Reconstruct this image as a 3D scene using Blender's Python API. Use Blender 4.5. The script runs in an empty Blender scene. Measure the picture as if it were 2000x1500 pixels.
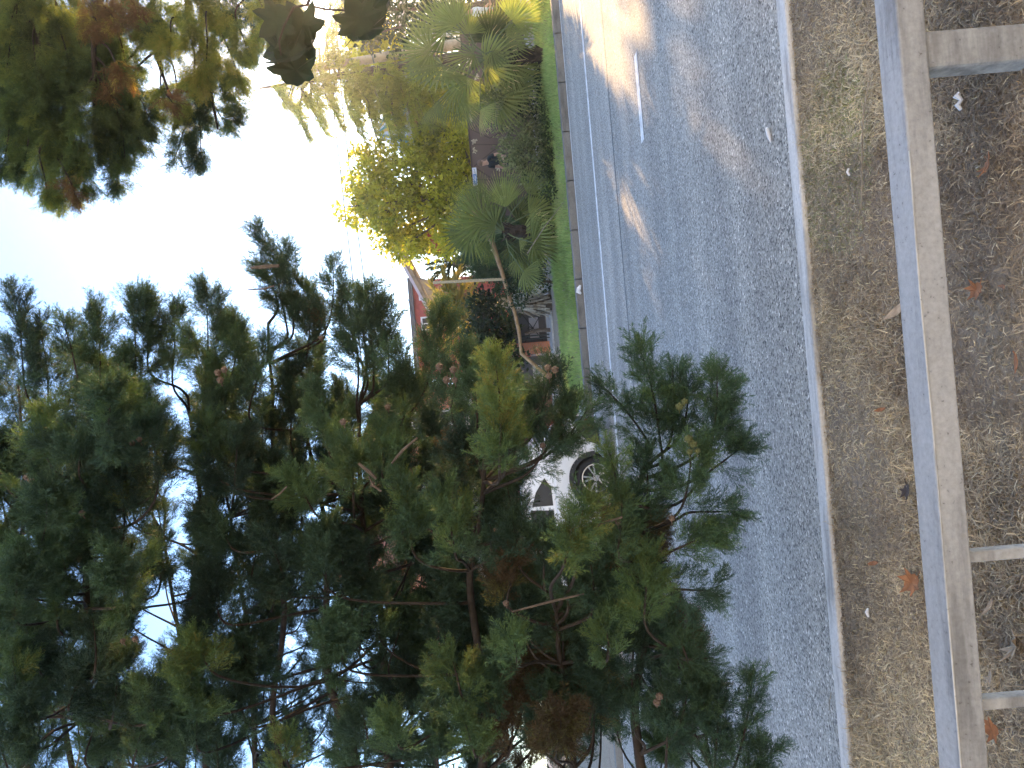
import bpy, math, numpy as np
from mathutils import Vector, Matrix
R = math.radians
scene = bpy.context.scene
COL = scene.collection
# ------------------------------------------------------------------ camera
H = 1.6                      # eye height over the road
FOC = 1502.0                 # focal length in pixels of the 2000 px wide photo
ROLL = R(4.86)
cr, sr = math.cos(ROLL), math.sin(ROLL)
cam_d = bpy.data.cameras.new('camera')
cam = bpy.data.objects.new('camera', cam_d)
COL.objects.link(cam)
cam_d.sensor_fit = 'HORIZONTAL'
cam_d.sensor_width = 36.0
cam_d.lens = FOC / 2000 * 36
cam_d.clip_start = 0.05
cam_d.clip_end = 2000
# the phone was held on its side: picture right is world down, picture up is world right
cam.matrix_world = Matrix(((-sr, cr, 0, 0), (0, 0, -1, 0), (-cr, -sr, 0, H), (0, 0, 0, 1)))
scene.camera = cam
# ------------------------------------------------------------------ light
SUN_AZ, SUN_EL = R(32), R(10.5)
world = bpy.data.worlds.new('World')
scene.world = world
world.use_nodes = True
wn = world.node_tree.nodes
bg = wn['Background']
sky = wn.new('ShaderNodeTexSky')
sky.sky_type = 'NISHITA'
sky.sun_disc = False
sky.sun_elevation = SUN_EL
sky.sun_rotation = SUN_AZ
sky.air_density = 0.6
sky.dust_density = 0.05
sky.ozone_density = 1.0
world.node_tree.links.new(sky.outputs[0], bg.inputs[0])
bg.inputs[1].default_value = 0.15
sun_d = bpy.data.lights.new('sun', 'SUN')
sun_d.energy = 3.3
sun_d.angle = R(0.5)
sun_d.color = (1.0, 0.63, 0.28)
sun = bpy.data.objects.new('sun', sun_d)
COL.objects.link(sun)
SUND = Vector((math.sin(SUN_AZ) * math.cos(SUN_EL), math.cos(SUN_AZ) * math.cos(SUN_EL), math.sin(SUN_EL)))
sun.rotation_euler = (-SUND).to_track_quat('-Z', 'Y').to_euler()
sun.location = (20, 60, 20)
vs = scene.view_settings
vs.view_transform = 'Standard'
vs.look = 'None'
vs.gamma = 1.0
vs.exposure = 2.38
scene.render.film_transparent = False
scene.cycles.max_bounces = 7
scene.cycles.diffuse_bounces = 3
scene.cycles.transmission_bounces = 5
scene.cycles.use_denoising = True
scene.cycles.sample_clamp_indirect = 4.0

rng = np.random.default_rng(11)
# ------------------------------------------------------------------ helpers
def ray(x, y):
    du, dv = 750 - y, x - 1000
    a = du * cr - dv * sr
    b = du * sr + dv * cr
    return a / FOC, b / FOC
def P(x, y, Y):
    a, b = ray(x, y)
    return np.array((a * Y, Y, H - b * Y))
def G(x, y, z=0.0):
    a, b = ray(x, y)
    Y = (H - z) / b
    return np.array((a * Y, Y, z))
def nrm(v):
    v = np.asarray(v, float)
    return v / (np.linalg.norm(v) + 1e-9)

def tag(o, label=None, cat=None, group=None, kind=None):
    if label: o['label'] = label
    if cat: o['category'] = cat
    if group: o['group'] = group
    if kind: o['kind'] = kind
    return o
def thing(name, loc, label, cat, group=None):
    o = bpy.data.objects.new(name, None)
    o.empty_display_size = 0.1
    COL.objects.link(o)
    o.location = tuple(float(v) for v in loc)
    return tag(o, label, cat, group)
def copy_tree(o, parent=None):
    c = o.copy()
    COL.objects.link(c)
    if parent is not None: c.parent = parent
    for ch in list(o.children): copy_tree(ch, c)
    return c

class MB:
    """collects faces of one mesh, in world coordinates"""
    def __init__(s):
        s.v = []; s.f = []; s.m = []
        s.cur = 0
    def add(s, vs_, fs):
        n = len(s.v)
        s.v += [tuple(float(c) for c in v) for v in vs_]
        for f in fs:
            s.f.append(tuple(i + n for i in f)); s.m.append(s.cur)
    def box(s, x0, x1, y0, y1, z0, z1):
        s.add([(x0,y0,z0),(x1,y0,z0),(x1,y1,z0),(x0,y1,z0),(x0,y0,z1),(x1,y0,z1),(x1,y1,z1),(x0,y1,z1)],
              [(0,3,2,1),(4,5,6,7),(0,1,5,4),(1,2,6,5),(2,3,7,6),(3,0,4,7)])
    def bar(s, p, q, w, h, up=(0,0,1)):
        p, q = np.asarray(p, float), np.asarray(q, float)
        d = nrm(q - p); u = np.asarray(up, float)
        sd = np.cross(d, u)
        if np.linalg.norm(sd) < 1e-4: sd = np.cross(d, (1,0,0))
        sd = nrm(sd); u = np.cross(sd, d)
        c = []
        for e in (p, q):
            for i, j in ((-1,-1),(1,-1),(1,1),(-1,1)):
                c.append(e + sd*i*w/2 + u*j*h/2)
        s.add(c, [(0,1,2,3),(7,6,5,4),(0,4,5,1),(1,5,6,2),(2,6,7,3),(3,7,4,0)])
    def tube(s, pts, rad, n=8, cap=True):
        pts = [np.asarray(p, float) for p in pts]
        if np.isscalar(rad): rad = [rad]*len(pts)
        ref = None; rings = []
        for i, p in enumerate(pts):
            d = nrm(pts[min(i+1, len(pts)-1)] - pts[max(i-1, 0)])
            if ref is None:
                ref = np.cross(d, (0.31, 0.2, 0.93))
                if np.linalg.norm(ref) < .1: ref = np.cross(d, (1,0,0))
            ref = nrm(ref - d*np.dot(ref, d))
            o = np.cross(d, ref)
            rings.append([p + rad[i]*(math.cos(t)*ref + math.sin(t)*o) for t in np.arange(n)*2*math.pi/n])
        vs_ = [v for r_ in rings for v in r_]
        fs = []
        for i in range(len(pts)-1):
            for k in range(n):
                k2 = (k+1) % n
                fs.append((i*n+k, i*n+k2, (i+1)*n+k2, (i+1)*n+k))
        if cap:
            fs.append(tuple(range(n-1, -1, -1)))
            fs.append(tuple((len(pts)-1)*n + k for k in range(n)))
        s.add(vs_, fs)
    def prism(s, poly, y0, y1, y0b=None):
        """poly in (x,z), extruded along y"""
        n = len(poly)
        s.add([(x, y0, z) for x, z in poly] + [(x, y1, z) for x, z in poly],
              [tuple(range(n)), tuple(range(2*n-1, n-1, -1))] + [(i, n+i, n+(i+1) % n, (i+1) % n) for i in range(n)])
    def quad(s, a, b, c, d):
        s.add([a, b, c, d], [(0,1,2,3)])
    def lathe(s, prof, c, axis='y', n=28):
        """prof (r, h) turned round axis through c"""
        c = np.asarray(c, float)
        vs_ = []
        for r_, h in prof:
            for k in range(n):
                t = 2*math.pi*k/n
                if axis == 'y': vs_.append(c + (r_*math.cos(t), h, r_*math.sin(t)))
                else: vs_.append(c + (r_*math.cos(t), r_*math.sin(t), h))
        fs = []
        for i in range(len(prof)-1):
            for k in range(n):
                k2 = (k+1) % n
                fs.append((i*n+k, i*n+k2, (i+1)*n+k2, (i+1)*n+k))
        s.add(vs_, fs)
    def ball(s, c, r, n=10, m=7, sq=(1,1,1), bump=0.0):
        c = np.asarray(c, float); vs_ = []; fs = []
        for i in range(m+1):
            ph = math.pi*i/m
            for k in range(n):
                t = 2*math.pi*k/n
                rr = r*(1 + bump*math.sin(3*t + i*2.1)*math.sin(ph))
                vs_.append(c + rr*np.array((math.sin(ph)*math.cos(t)*sq[0], math.sin(ph)*math.sin(t)*sq[1], math.cos(ph)*sq[2])))
        for i in range(m):
            for k in range(n):
                k2 = (k+1) % n
                fs.append((i*n+k, (i+1)*n+k, (i+1)*n+k2, i*n+k2))
        s.add(vs_, fs)
    def build(s, name, mat, parent=None, smooth=False, bevel=0, origin=None):
        me = bpy.data.meshes.new(name)
        o3 = (0,0,0)
        if parent is not None:
            r_ = parent; o3 = np.zeros(3)
            while r_ is not None:
                o3 = o3 + np.array(r_.location); r_ = r_.parent
        elif origin is not None: o3 = np.asarray(origin, float)
        me.from_pydata([(a-o3[0], b-o3[1], c-o3[2]) for a, b, c in s.v], [], s.f)
        mats = mat if isinstance(mat, (list, tuple)) else [mat]
        for m_ in mats: me.materials.append(m_)
        me.polygons.foreach_set('material_index', s.m)
        if smooth: me.polygons.foreach_set('use_smooth', [True]*len(s.f))
        me.update()
        ob = bpy.data.objects.new(name, me)
        COL.objects.link(ob)
        if parent is not None: ob.parent = parent
        elif origin is not None: ob.location = tuple(float(v) for v in o3)
        if bevel:
            b = ob.modifiers.new('bevel', 'BEVEL'); b.width = bevel; b.segments = 2; b.limit_method = 'ANGLE'; b.angle_limit = R(40)
        return ob

def quad_mesh(name, quads, mat, tint=None, parent=None, origin=None):
    """quads (N,4,3) world coordinates; tint (N,) -> point attribute"""
    quads = np.asarray(quads, np.float32)
    o3 = np.zeros(3, np.float32)
    r_ = parent
    while r_ is not None:
        o3 = o3 + np.array(r_.location, np.float32); r_ = r_.parent
    if parent is None and origin is not None: o3 = np.asarray(origin, np.float32)
    n = len(quads)
    me = bpy.data.meshes.new(name)
    me.vertices.add(4*n); me.loops.add(4*n); me.polygons.add(n)
    me.vertices.foreach_set('co', (quads.reshape(-1, 3) - o3).ravel())
    me.loops.foreach_set('vertex_index', np.arange(4*n, dtype=np.int32))
    me.polygons.foreach_set('loop_start', np.arange(0, 4*n, 4, dtype=np.int32))
    me.materials.append(mat)
    if tint is not None:
        at = me.attributes.new('tint', 'FLOAT', 'POINT')
        at.data.foreach_set('value', np.repeat(np.asarray(tint, np.float32), 4))
    me.update(calc_edges=True)
    ob = bpy.data.objects.new(name, me)
    COL.objects.link(ob)
    if parent is not None: ob.parent = parent
    elif origin is not None: ob.location = tuple(float(v) for v in o3)
    return ob

# ------------------------------------------------------------------ materials
def new_mat(name):
    m = bpy.data.materials.new(name)
    m.use_nodes = True
    nt = m.node_tree
    return m, nt, nt.nodes['Principled BSDF'], nt.links
def ramp(nt, stops, fac=None):
    n = nt.nodes.new('ShaderNodeValToRGB')
    e = n.color_ramp.elements
    while len(e) < len(stops): e.new(0.5)
    for i, (p, c) in enumerate(stops):
        e[i].position = p; e[i].color = (*c, 1)
    if fac is not None: nt.links.new(fac, n.inputs[0])
    return n
def noise(nt, scale, detail=4, rough=.6, coord='Object', stretch=None):
    tc = nt.nodes.new('ShaderNodeTexCoord')
    n = nt.nodes.new('ShaderNodeTexNoise')
    n.inputs['Scale'].default_value = scale
    n.inputs['Detail'].default_value = detail
    n.inputs['Roughness'].default_value = rough
    if stretch:
        mp = nt.nodes.new('ShaderNodeMapping')
        mp.inputs['Scale'].default_value = stretch
        nt.links.new(tc.outputs[coord], mp.inputs[0]); nt.links.new(mp.outputs[0], n.inputs[0])
    else: nt.links.new(tc.outputs[coord], n.inputs[0])
    return n
def mixc(nt, a, b, fac, mode='MIX'):
    m = nt.nodes.new('ShaderNodeMix'); m.data_type = 'RGBA'; m.blend_type = mode
    for sock, v in ((m.inputs[0], fac), (m.inputs[6], a), (m.inputs[7], b)):
        if hasattr(v, 'links') or isinstance(v, bpy.types.NodeSocket): nt.links.new(v, sock)
        elif isinstance(v, (int, float)): sock.default_value = v
        else: sock.default_value = (*v, 1)
    return m.outputs[2]
def simple(name, col, rough=.7, var=.25, scale=6, metal=0, bump=0, bscale=60, stretch=None, spec=None):
    m, nt, b, L = new_mat(name)
    n = noise(nt, scale, 5, stretch=stretch)
    lo = tuple(c*(1-var) for c in col); hi = tuple(min(1, c*(1+var)) for c in col)
    r_ = ramp(nt, [(.3, lo), (.7, hi)], n.outputs[0])
    L.new(r_.outputs[0], b.inputs['Base Color'])
    b.inputs['Roughness'].default_value = rough
    b.inputs['Metallic'].default_value = metal
    if spec is not None: b.inputs['Specular IOR Level'].default_value = spec
    if bump:
        n2 = noise(nt, bscale, 4)
        bp = nt.nodes.new('ShaderNodeBump'); bp.inputs['Strength'].default_value = bump; bp.inputs['Distance'].default_value = .01
        L.new(n2.outputs[0], bp.inputs['Height']); L.new(bp.outputs[0], b.inputs['Normal'])
    return m
def leafy(name, stops, trans=.35, rough=.6, scale=3.0, tscale=1.0):
    """foliage: hue by the leaf's own 'tint', some light through the leaf"""
    m, nt, b, L = new_mat(name)
    at = nt.nodes.new('ShaderNodeAttribute'); at.attribute_name = 'tint'
    r_ = ramp(nt, stops, at.outputs['Fac'])
    n = noise(nt, scale, 3)
    r2 = ramp(nt, [(.3, (.7,.7,.7)), (.7, (1.25,1.25,1.2))], n.outputs[0])
    c = mixc(nt, r_.outputs[0], r2.outputs[0], 1.0, 'MULTIPLY')
    L.new(c, b.inputs['Base Color'])
    b.inputs['Roughness'].default_value = rough
    b.inputs['Specular IOR Level'].default_value = .25
    tr = nt.nodes.new('ShaderNodeBsdfTranslucent')
    c2 = mixc(nt, c, (1.45*tscale, 1.3*tscale, .55*tscale), 1.0, 'MULTIPLY')
    L.new(c2, tr.inputs[0])
    mx = nt.nodes.new('ShaderNodeMixShader'); mx.inputs[0].default_value = trans
    L.new(b.outputs[0], mx.inputs[1]); L.new(tr.outputs[0], mx.inputs[2])
    out = nt.nodes['Material Output']
    L.new(mx.outputs[0], out.inputs[0])
    return m

def asphalt_mat():
    m, nt, b, L = new_mat('asphalt')
    tc = nt.nodes.new('ShaderNodeTexCoord')
    v = nt.nodes.new('ShaderNodeTexVoronoi'); v.inputs['Scale'].default_value = 80
    L.new(tc.outputs['Object'], v.inputs[0])
    sep = nt.nodes.new('ShaderNodeSeparateColor'); L.new(v.outputs['Color'], sep.inputs[0])
    r1 = ramp(nt, [(0, (.09,.085,.077)), (.12, (.20,.19,.17)), (.4, (.36,.34,.30)), (.8, (.42,.395,.35)), (.95, (.52,.49,.44)), (1, (.8,.77,.70))], sep.outputs[0])
    n1 = noise(nt, 26, 4)
    r2 = ramp(nt, [(.3, (.72,.72,.74)), (.72, (1.25,1.25,1.24))], n1.outputs[0])
    c = mixc(nt, r1.outputs[0], r2.outputs[0], .8, 'MULTIPLY')
    n2 = noise(nt, 1.0, 4, .55, stretch=(.10, 1.5, 1))      # wheel tracks and paver streaks along the road
    r3 = ramp(nt, [(.3, (.74,.74,.75)), (.7, (1.25,1.25,1.24))], n2.outputs[0])
    c = mixc(nt, c, r3.outputs[0], .9, 'MULTIPLY')
    n3 = noise(nt, .5, 5)
    r4 = ramp(nt, [(.35, (.9,.9,.9)), (.65, (1.08,1.08,1.08))], n3.outputs[0])
    c = mixc(nt, c, r4.outputs[0], 1., 'MULTIPLY')
    L.new(c, b.inputs['Base Color'])
    b.inputs['Roughness'].default_value = .8
    b.inputs['Specular IOR Level'].default_value = .3
    bp = nt.nodes.new('ShaderNodeBump'); bp.inputs['Strength'].default_value = .55; bp.inputs['Distance'].default_value = .006
    L.new(v.outputs['Distance'], bp.inputs['Height']); L.new(bp.outputs[0], b.inputs['Normal'])
    return m
def concrete_mat(name, col, stain=.5, scale=3, rough=.85, streak=(1,1,1)):
    m, nt, b, L = new_mat(name)
    n1 = noise(nt, scale, 6, .62, stretch=streak)
    dk = tuple(c*.55 for c in col); hi = tuple(min(1, c*1.15) for c in col)
    r1 = ramp(nt, [(.32, dk), (.5, col), (.7, hi)], n1.outputs[0])
    n2 = noise(nt, scale*14, 4)
    r2 = ramp(nt, [(.3, (.82,.82,.82)), (.68, (1.12,1.12,1.12))], n2.outputs[0])
    c = mixc(nt, r1.outputs[0], r2.outputs[0], .8, 'MULTIPLY')
    n4 = noise(nt, 70, 2)
    r5 = ramp(nt, [(.24, (.35,.33,.3)), (.31, (1,1,1))], n4.outputs[0])   # pores
    c = mixc(nt, c, r5.outputs[0], .7, 'MULTIPLY')
    n3 = noise(nt, 1.3, 3)
    r3 = ramp(nt, [(.60, (0,0,0)), (.72, (1,1,1))], n3.outputs[0])
    brown = mixc(nt, c, (.30,.21,.13), .45)
    mm = nt.nodes.new('ShaderNodeMath'); mm.operation = 'MULTIPLY'; mm.inputs[1].default_value = stain
    L.new(r3.outputs[0], mm.inputs[0])
    c = mixc(nt, c, brown, mm.outputs[0])
    L.new(c, b.inputs['Base Color'])
    b.inputs['Roughness'].default_value = rough
    bp = nt.nodes.new('ShaderNodeBump'); bp.inputs['Strength'].default_value = .35; bp.inputs['Distance'].default_value = .004
    L.new(n2.outputs[0], bp.inputs['Height']); L.new(bp.outputs[0], b.inputs['Normal'])
    return m
def soil_mat():
    m, nt, b, L = new_mat('soil')
    n1 = noise(nt, 1.6, 5, .6); n2 = noise(nt, 40, 5, .7)
    r1 = ramp(nt, [(.32, (.25,.20,.165)), (.5, (.36,.30,.235)), (.66, (.30,.265,.20))], n1.outputs[0])
    r2 = ramp(nt, [(.3, (.55,.55,.55)), (.7, (1.4,1.38,1.3))], n2.outputs[0])
    L.new(mixc(nt, r1.outputs[0], r2.outputs[0], 1., 'MULTIPLY'), b.inputs['Base Color'])
    b.inputs['Roughness'].default_value = .95
    bp = nt.nodes.new('ShaderNodeBump'); bp.inputs['Strength'].default_value = .8; bp.inputs['Distance'].default_value = .02
    L.new(n2.outputs[0], bp.inputs['Height']); L.new(bp.outputs[0], b.inputs['Normal'])
    return m
def brick_mat(name, c1, c2, mortar, scale=4.5):
    m, nt, b, L = new_mat(name)
    tc = nt.nodes.new('ShaderNodeTexCoord')
    mp = nt.nodes.new('ShaderNodeMapping'); mp.inputs['Rotation'].default_value = (R(90), 0, 0)
    L.new(tc.outputs['Object'], mp.inputs[0])
    t = nt.nodes.new('ShaderNodeTexBrick')
    t.inputs['Scale'].default_value = scale
    t.inputs['Color1'].default_value = (*c1, 1); t.inputs['Color2'].default_value = (*c2, 1); t.inputs['Mortar'].default_value = (*mortar, 1)
    t.inputs['Mortar Size'].default_value = .015
    L.new(mp.outputs[0], t.inputs[0])
    n = noise(nt, 3, 5)
    r_ = ramp(nt, [(.3, (.75,.75,.75)), (.7, (1.2,1.2,1.2))], n.outputs[0])
    L.new(mixc(nt, t.outputs[0], r_.outputs[0], 1., 'MULTIPLY'), b.inputs['Base Color'])
    b.inputs['Roughness'].default_value = .9
    return m
def bark_mat(name, lo, hi, scale=18):
    m, nt, b, L = new_mat(name)
    n = noise(nt, scale, 6, .7)
    r_ = ramp(nt, [(.3, lo), (.7, hi)], n.outputs[0])
    L.new(r_.outputs[0], b.inputs['Base Color'])
    b.inputs['Roughness'].default_value = .95
    bp = nt.nodes.new('ShaderNodeBump'); bp.inputs['Strength'].default_value = .9; bp.inputs['Distance'].default_value = .01
    L.new(n.outputs[0], bp.inputs['Height']); L.new(bp.outputs[0], b.inputs['Normal'])
    return m

M_asphalt = asphalt_mat()
M_paint = concrete_mat('road_paint', (.85,.84,.82), .1, 9)
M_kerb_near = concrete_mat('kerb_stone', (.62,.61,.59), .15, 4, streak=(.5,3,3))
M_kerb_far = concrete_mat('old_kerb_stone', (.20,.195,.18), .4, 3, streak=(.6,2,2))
M_pale = concrete_mat('pale_concrete', (.55,.54,.51), .25, 2)
M_rail = concrete_mat('rail_concrete', (.385,.392,.40), .6, 5, streak=(.35,2.5,2.5))
M_soil = soil_mat()
M_pave = concrete_mat('paving', (.48,.48,.47), .2, 2.4)
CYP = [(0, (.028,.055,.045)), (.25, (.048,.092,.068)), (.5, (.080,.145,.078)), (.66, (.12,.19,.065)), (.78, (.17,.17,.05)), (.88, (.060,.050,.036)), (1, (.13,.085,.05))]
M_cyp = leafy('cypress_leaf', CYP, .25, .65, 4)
M_cyp_sunpaint = leafy('sun_painted_cypress_leaf', [(0, (.035,.065,.045)), (.25, (.06,.105,.065)), (.5, (.15,.22,.09)), (.66, (.30,.36,.10)), (.80, (.38,.34,.11)), (.88, (.12,.10,.065)), (1, (.21,.13,.08))], .5, .65, 4)  # cypress leaf copy with sun glow put into lighter, yellower colours
M_ced = leafy('cedar_needles', [(0, (.10,.12,.05)), (.5, (.23,.30,.08)), (1, (.44,.48,.15))], .55, .6, 1, 1.2)
M_yel = leafy('broad_leaf', [(0, (.12,.15,.03)), (.5, (.30,.33,.06)), (1, (.52,.52,.10))], .65, .5, 1, 1.25)
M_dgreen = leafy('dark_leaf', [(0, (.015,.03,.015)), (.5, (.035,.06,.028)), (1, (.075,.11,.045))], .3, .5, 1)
M_sage = leafy('sage_leaf', [(0, (.06,.085,.05)), (.5, (.14,.18,.095)), (1, (.27,.31,.17))], .3, .6, 1)
M_palm = leafy('palm_leaf', [(0, (.075,.105,.05)), (.4, (.18,.235,.095)), (.7, (.30,.38,.15)), (.85, (.46,.44,.18)), (1, (.56,.48,.32))], .4, .45, 1)
M_date = leafy('date_palm_leaf', [(0, (.12,.14,.06)), (.5, (.36,.33,.11)), (1, (.60,.48,.18))], .5, .5, 1)
M_lawn = leafy('lawn_grass', [(0, (.19,.29,.12)), (.5, (.32,.47,.20)), (1, (.48,.55,.28))], .35, .6, 1)
M_dry = leafy('dry_grass', [(0, (.21,.165,.135)), (.3, (.42,.345,.27)), (.55, (.62,.53,.41)), (.72, (.80,.72,.58)), (.86, (.34,.33,.19)), (1, (.30,.33,.16))], .2, .7, 5)
M_bark = bark_mat('bark', (.014,.011,.009), (.055,.043,.034))
M_greybark = bark_mat('grey_bark', (.05,.04,.03), (.17,.13,.10))
M_tanwood = bark_mat('bare_wood', (.20,.13,.07), (.42,.29,.17), 9)
M_straw = bark_mat('dry_skirt', (.13,.11,.08), (.42,.37,.29), 12)

# ------------------------------------------------------------------ setting: ground, road, kerbs, pavement
def sheet(name, prof, x0, x1, mat, nx=1):
    b = MB()
    for i in range(nx):
        xa, xb = x0 + (x1-x0)*i/nx, x0 + (x1-x0)*(i+1)/nx
        for (ya, za), (yb, zb) in zip(prof[:-1], prof[1:]):
            b.quad((xa, ya, za), (xb, ya, za), (xb, yb, zb), (xa, yb, zb))
    return tag(b.build(name, mat), kind='structure')
sheet('ground', [(-100,.05),(2.35,.05),(3.0,.1),(3.70,.1),(3.72,-.06),(15.80,-.06),(15.82,.10),(17.4,.27),(19.0,.36),(21,.39),(400,.39)], -300, 300, M_soil)
sheet('road', [(3.85,0),(15.56,0)], -298, 298, M_asphalt)
def strip(name, x0, x1, y0, y1, z, mat, nx=1):
    o = sheet(name, [(y0,z),(y1,z)], x0, x1, mat, nx); return o
strip('edge_line', -120, 120, 12.23, 12.39, .004, M_paint)
strip('gutter_line', -120, 120, 15.39, 15.51, .004, M_paint)
strip('asphalt_joint', -120, 120, 10.14, 10.20, .002, simple('joint_tar', (.12,.12,.12), .8, .3, 3))
for k, x in enumerate(np.arange(-39.56, 40, 6.0)):
    strip('lane_dash', x, x + .93, 8.06, 8.22, .004, M_paint)
b = MB()
b.box(-60, 60, 3.73, 3.85, -.05, .125)
tag(b.build('near_kerb', M_kerb_near, bevel=.012), kind='structure')
b = MB()
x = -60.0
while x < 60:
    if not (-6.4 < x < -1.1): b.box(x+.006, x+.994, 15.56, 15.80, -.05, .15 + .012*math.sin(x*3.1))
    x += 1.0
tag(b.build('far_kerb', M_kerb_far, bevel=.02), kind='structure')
# driveway apron and footway beyond the lawn
b = MB()
b.quad((-6.2,15.565,.012),(-.55,15.565,.012),(-1.3,17.6,.30),(-6.0,17.6,.30))
b.quad((-6.0,17.6,.30),(-1.3,17.6,.30),(-1.3,23.2,.398),(-6.0,23.2,.398))
tag(b.build('driveway', M_pale), kind='structure')
b = MB(); b.quad((-1.3,20.6,.394),(30,20.6,.394),(30,23.4,.398),(-1.3,23.4,.398))
b.box(-1.3, 30, 20.42, 20.6, .2, .43)
tag(b.build('pavement', M_pave), kind='structure')
b = MB(); b.bar((-.50,15.72,.12), (-1.25,17.4,.30), .16, .16)
b.bar((-1.25,17.4,.31), (-1.25,20.4,.40), .14, .14)
tag(b.build('kerb_return', M_pale, bevel=.015), kind='structure')

# ------------------------------------------------------------------ plant machinery
def orient(d, roll):
    """rotation matrices (N,3,3) whose z column is d"""
    d = d / np.linalg.norm(d, axis=1, keepdims=True)
    ref = np.where(np.abs(d[:, 2:3]) < .9, np.array([[0,0,1.]]), np.array([[1.,0,0]]))
    x = np.cross(ref, d); x /= np.linalg.norm(x, axis=1, keepdims=True)
    y = np.cross(d, x)
    c, s = np.cos(roll)[:, None], np.sin(roll)[:, None]
    return np.stack([x*c + y*s, -x*s + y*c, d], axis=2)
def twigs(p0, d, ln, w, g):
    """rhombic slivers"""
    p0, d = np.asarray(p0), np.asarray(d)
    d = d / np.linalg.norm(d, axis=1, keepdims=True)
    rv = g.normal(size=d.shape)
    s = np.cross(d, rv); s /= np.linalg.norm(s, axis=1, keepdims=True)
    ln = np.asarray(ln)[:, None]; w = np.asarray(w)[:, None]
    mid = p0 + d*ln*.45
    return np.stack([p0, mid + s*w*.5, p0 + d*ln, mid - s*w*.5], axis=1)
def spray_proto(seed, nsec=8, ntw=5, flat=.28, wid=.021, ang=38):
    """one flattened scale-leaf spray, unit length along z, flat in xz"""
    g = np.random.default_rng(seed)
    p0, d, ln, w = [(0,0,0)], [(0,0,1)], [1.0], [wid*.9]
    for i in range(nsec):
        for sd in (-1, 1):
            t = .06 + .86*(i + .5*(sd > 0))/nsec + g.normal()*.015
            a = R(ang + g.normal()*7)
            L2 = (.10 + .42*(1-t)**.8 * min(1, .35 + t*2.2))*g.uniform(.75, 1.15)
            dd = nrm((sd*math.sin(a), g.normal()*flat, math.cos(a)))
            q0 = np.array((0, 0, t))
            p0.append(q0); d.append(dd); ln.append(L2); w.append(wid)
            for j in range(ntw):
                u = .12 + .8*(j + g.uniform(-.2, .2))/ntw
                s2 = 1 if j % 2 else -1
                a2 = R(34 + g.normal()*9)*s2
                # rotate dd in its plane
                ax = np.array((dd[0]*math.cos(a2) + dd[2]*math.sin(a2), dd[1] + g.normal()*flat*.9, -dd[0]*math.sin(a2) + dd[2]*math.cos(a2)))
                p0.append(q0 + dd*L2*u); d.append(ax); ln.append((.05 + .13*(1-u))*g.uniform(.7, 1.25)); w.append(wid*g.uniform(.75, 1.1))
    return twigs(np.array(p0), np.array(d), np.array(ln), np.array(w), g)
PROTO = [spray_proto(s) for s in range(4)]
PROTO_LO = [spray_proto(s+20, 6, 3, .35, .04) for s in range(3)]
def place(protos, pos, d, size, roll):
    out = []; idx = rng.integers(0, len(protos), len(pos))
    Rm = orient(d, roll)*size[:, None, None]
    for k, pr in enumerate(protos):
        sel = np.where(idx == k)[0]
        if len(sel) == 0: continue
        q = np.einsum('nij,qkj->nqki', Rm[sel], pr) + pos[sel][:, None, None, :]
        out.append((sel, q, pr.shape[0]))
    return out
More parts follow.
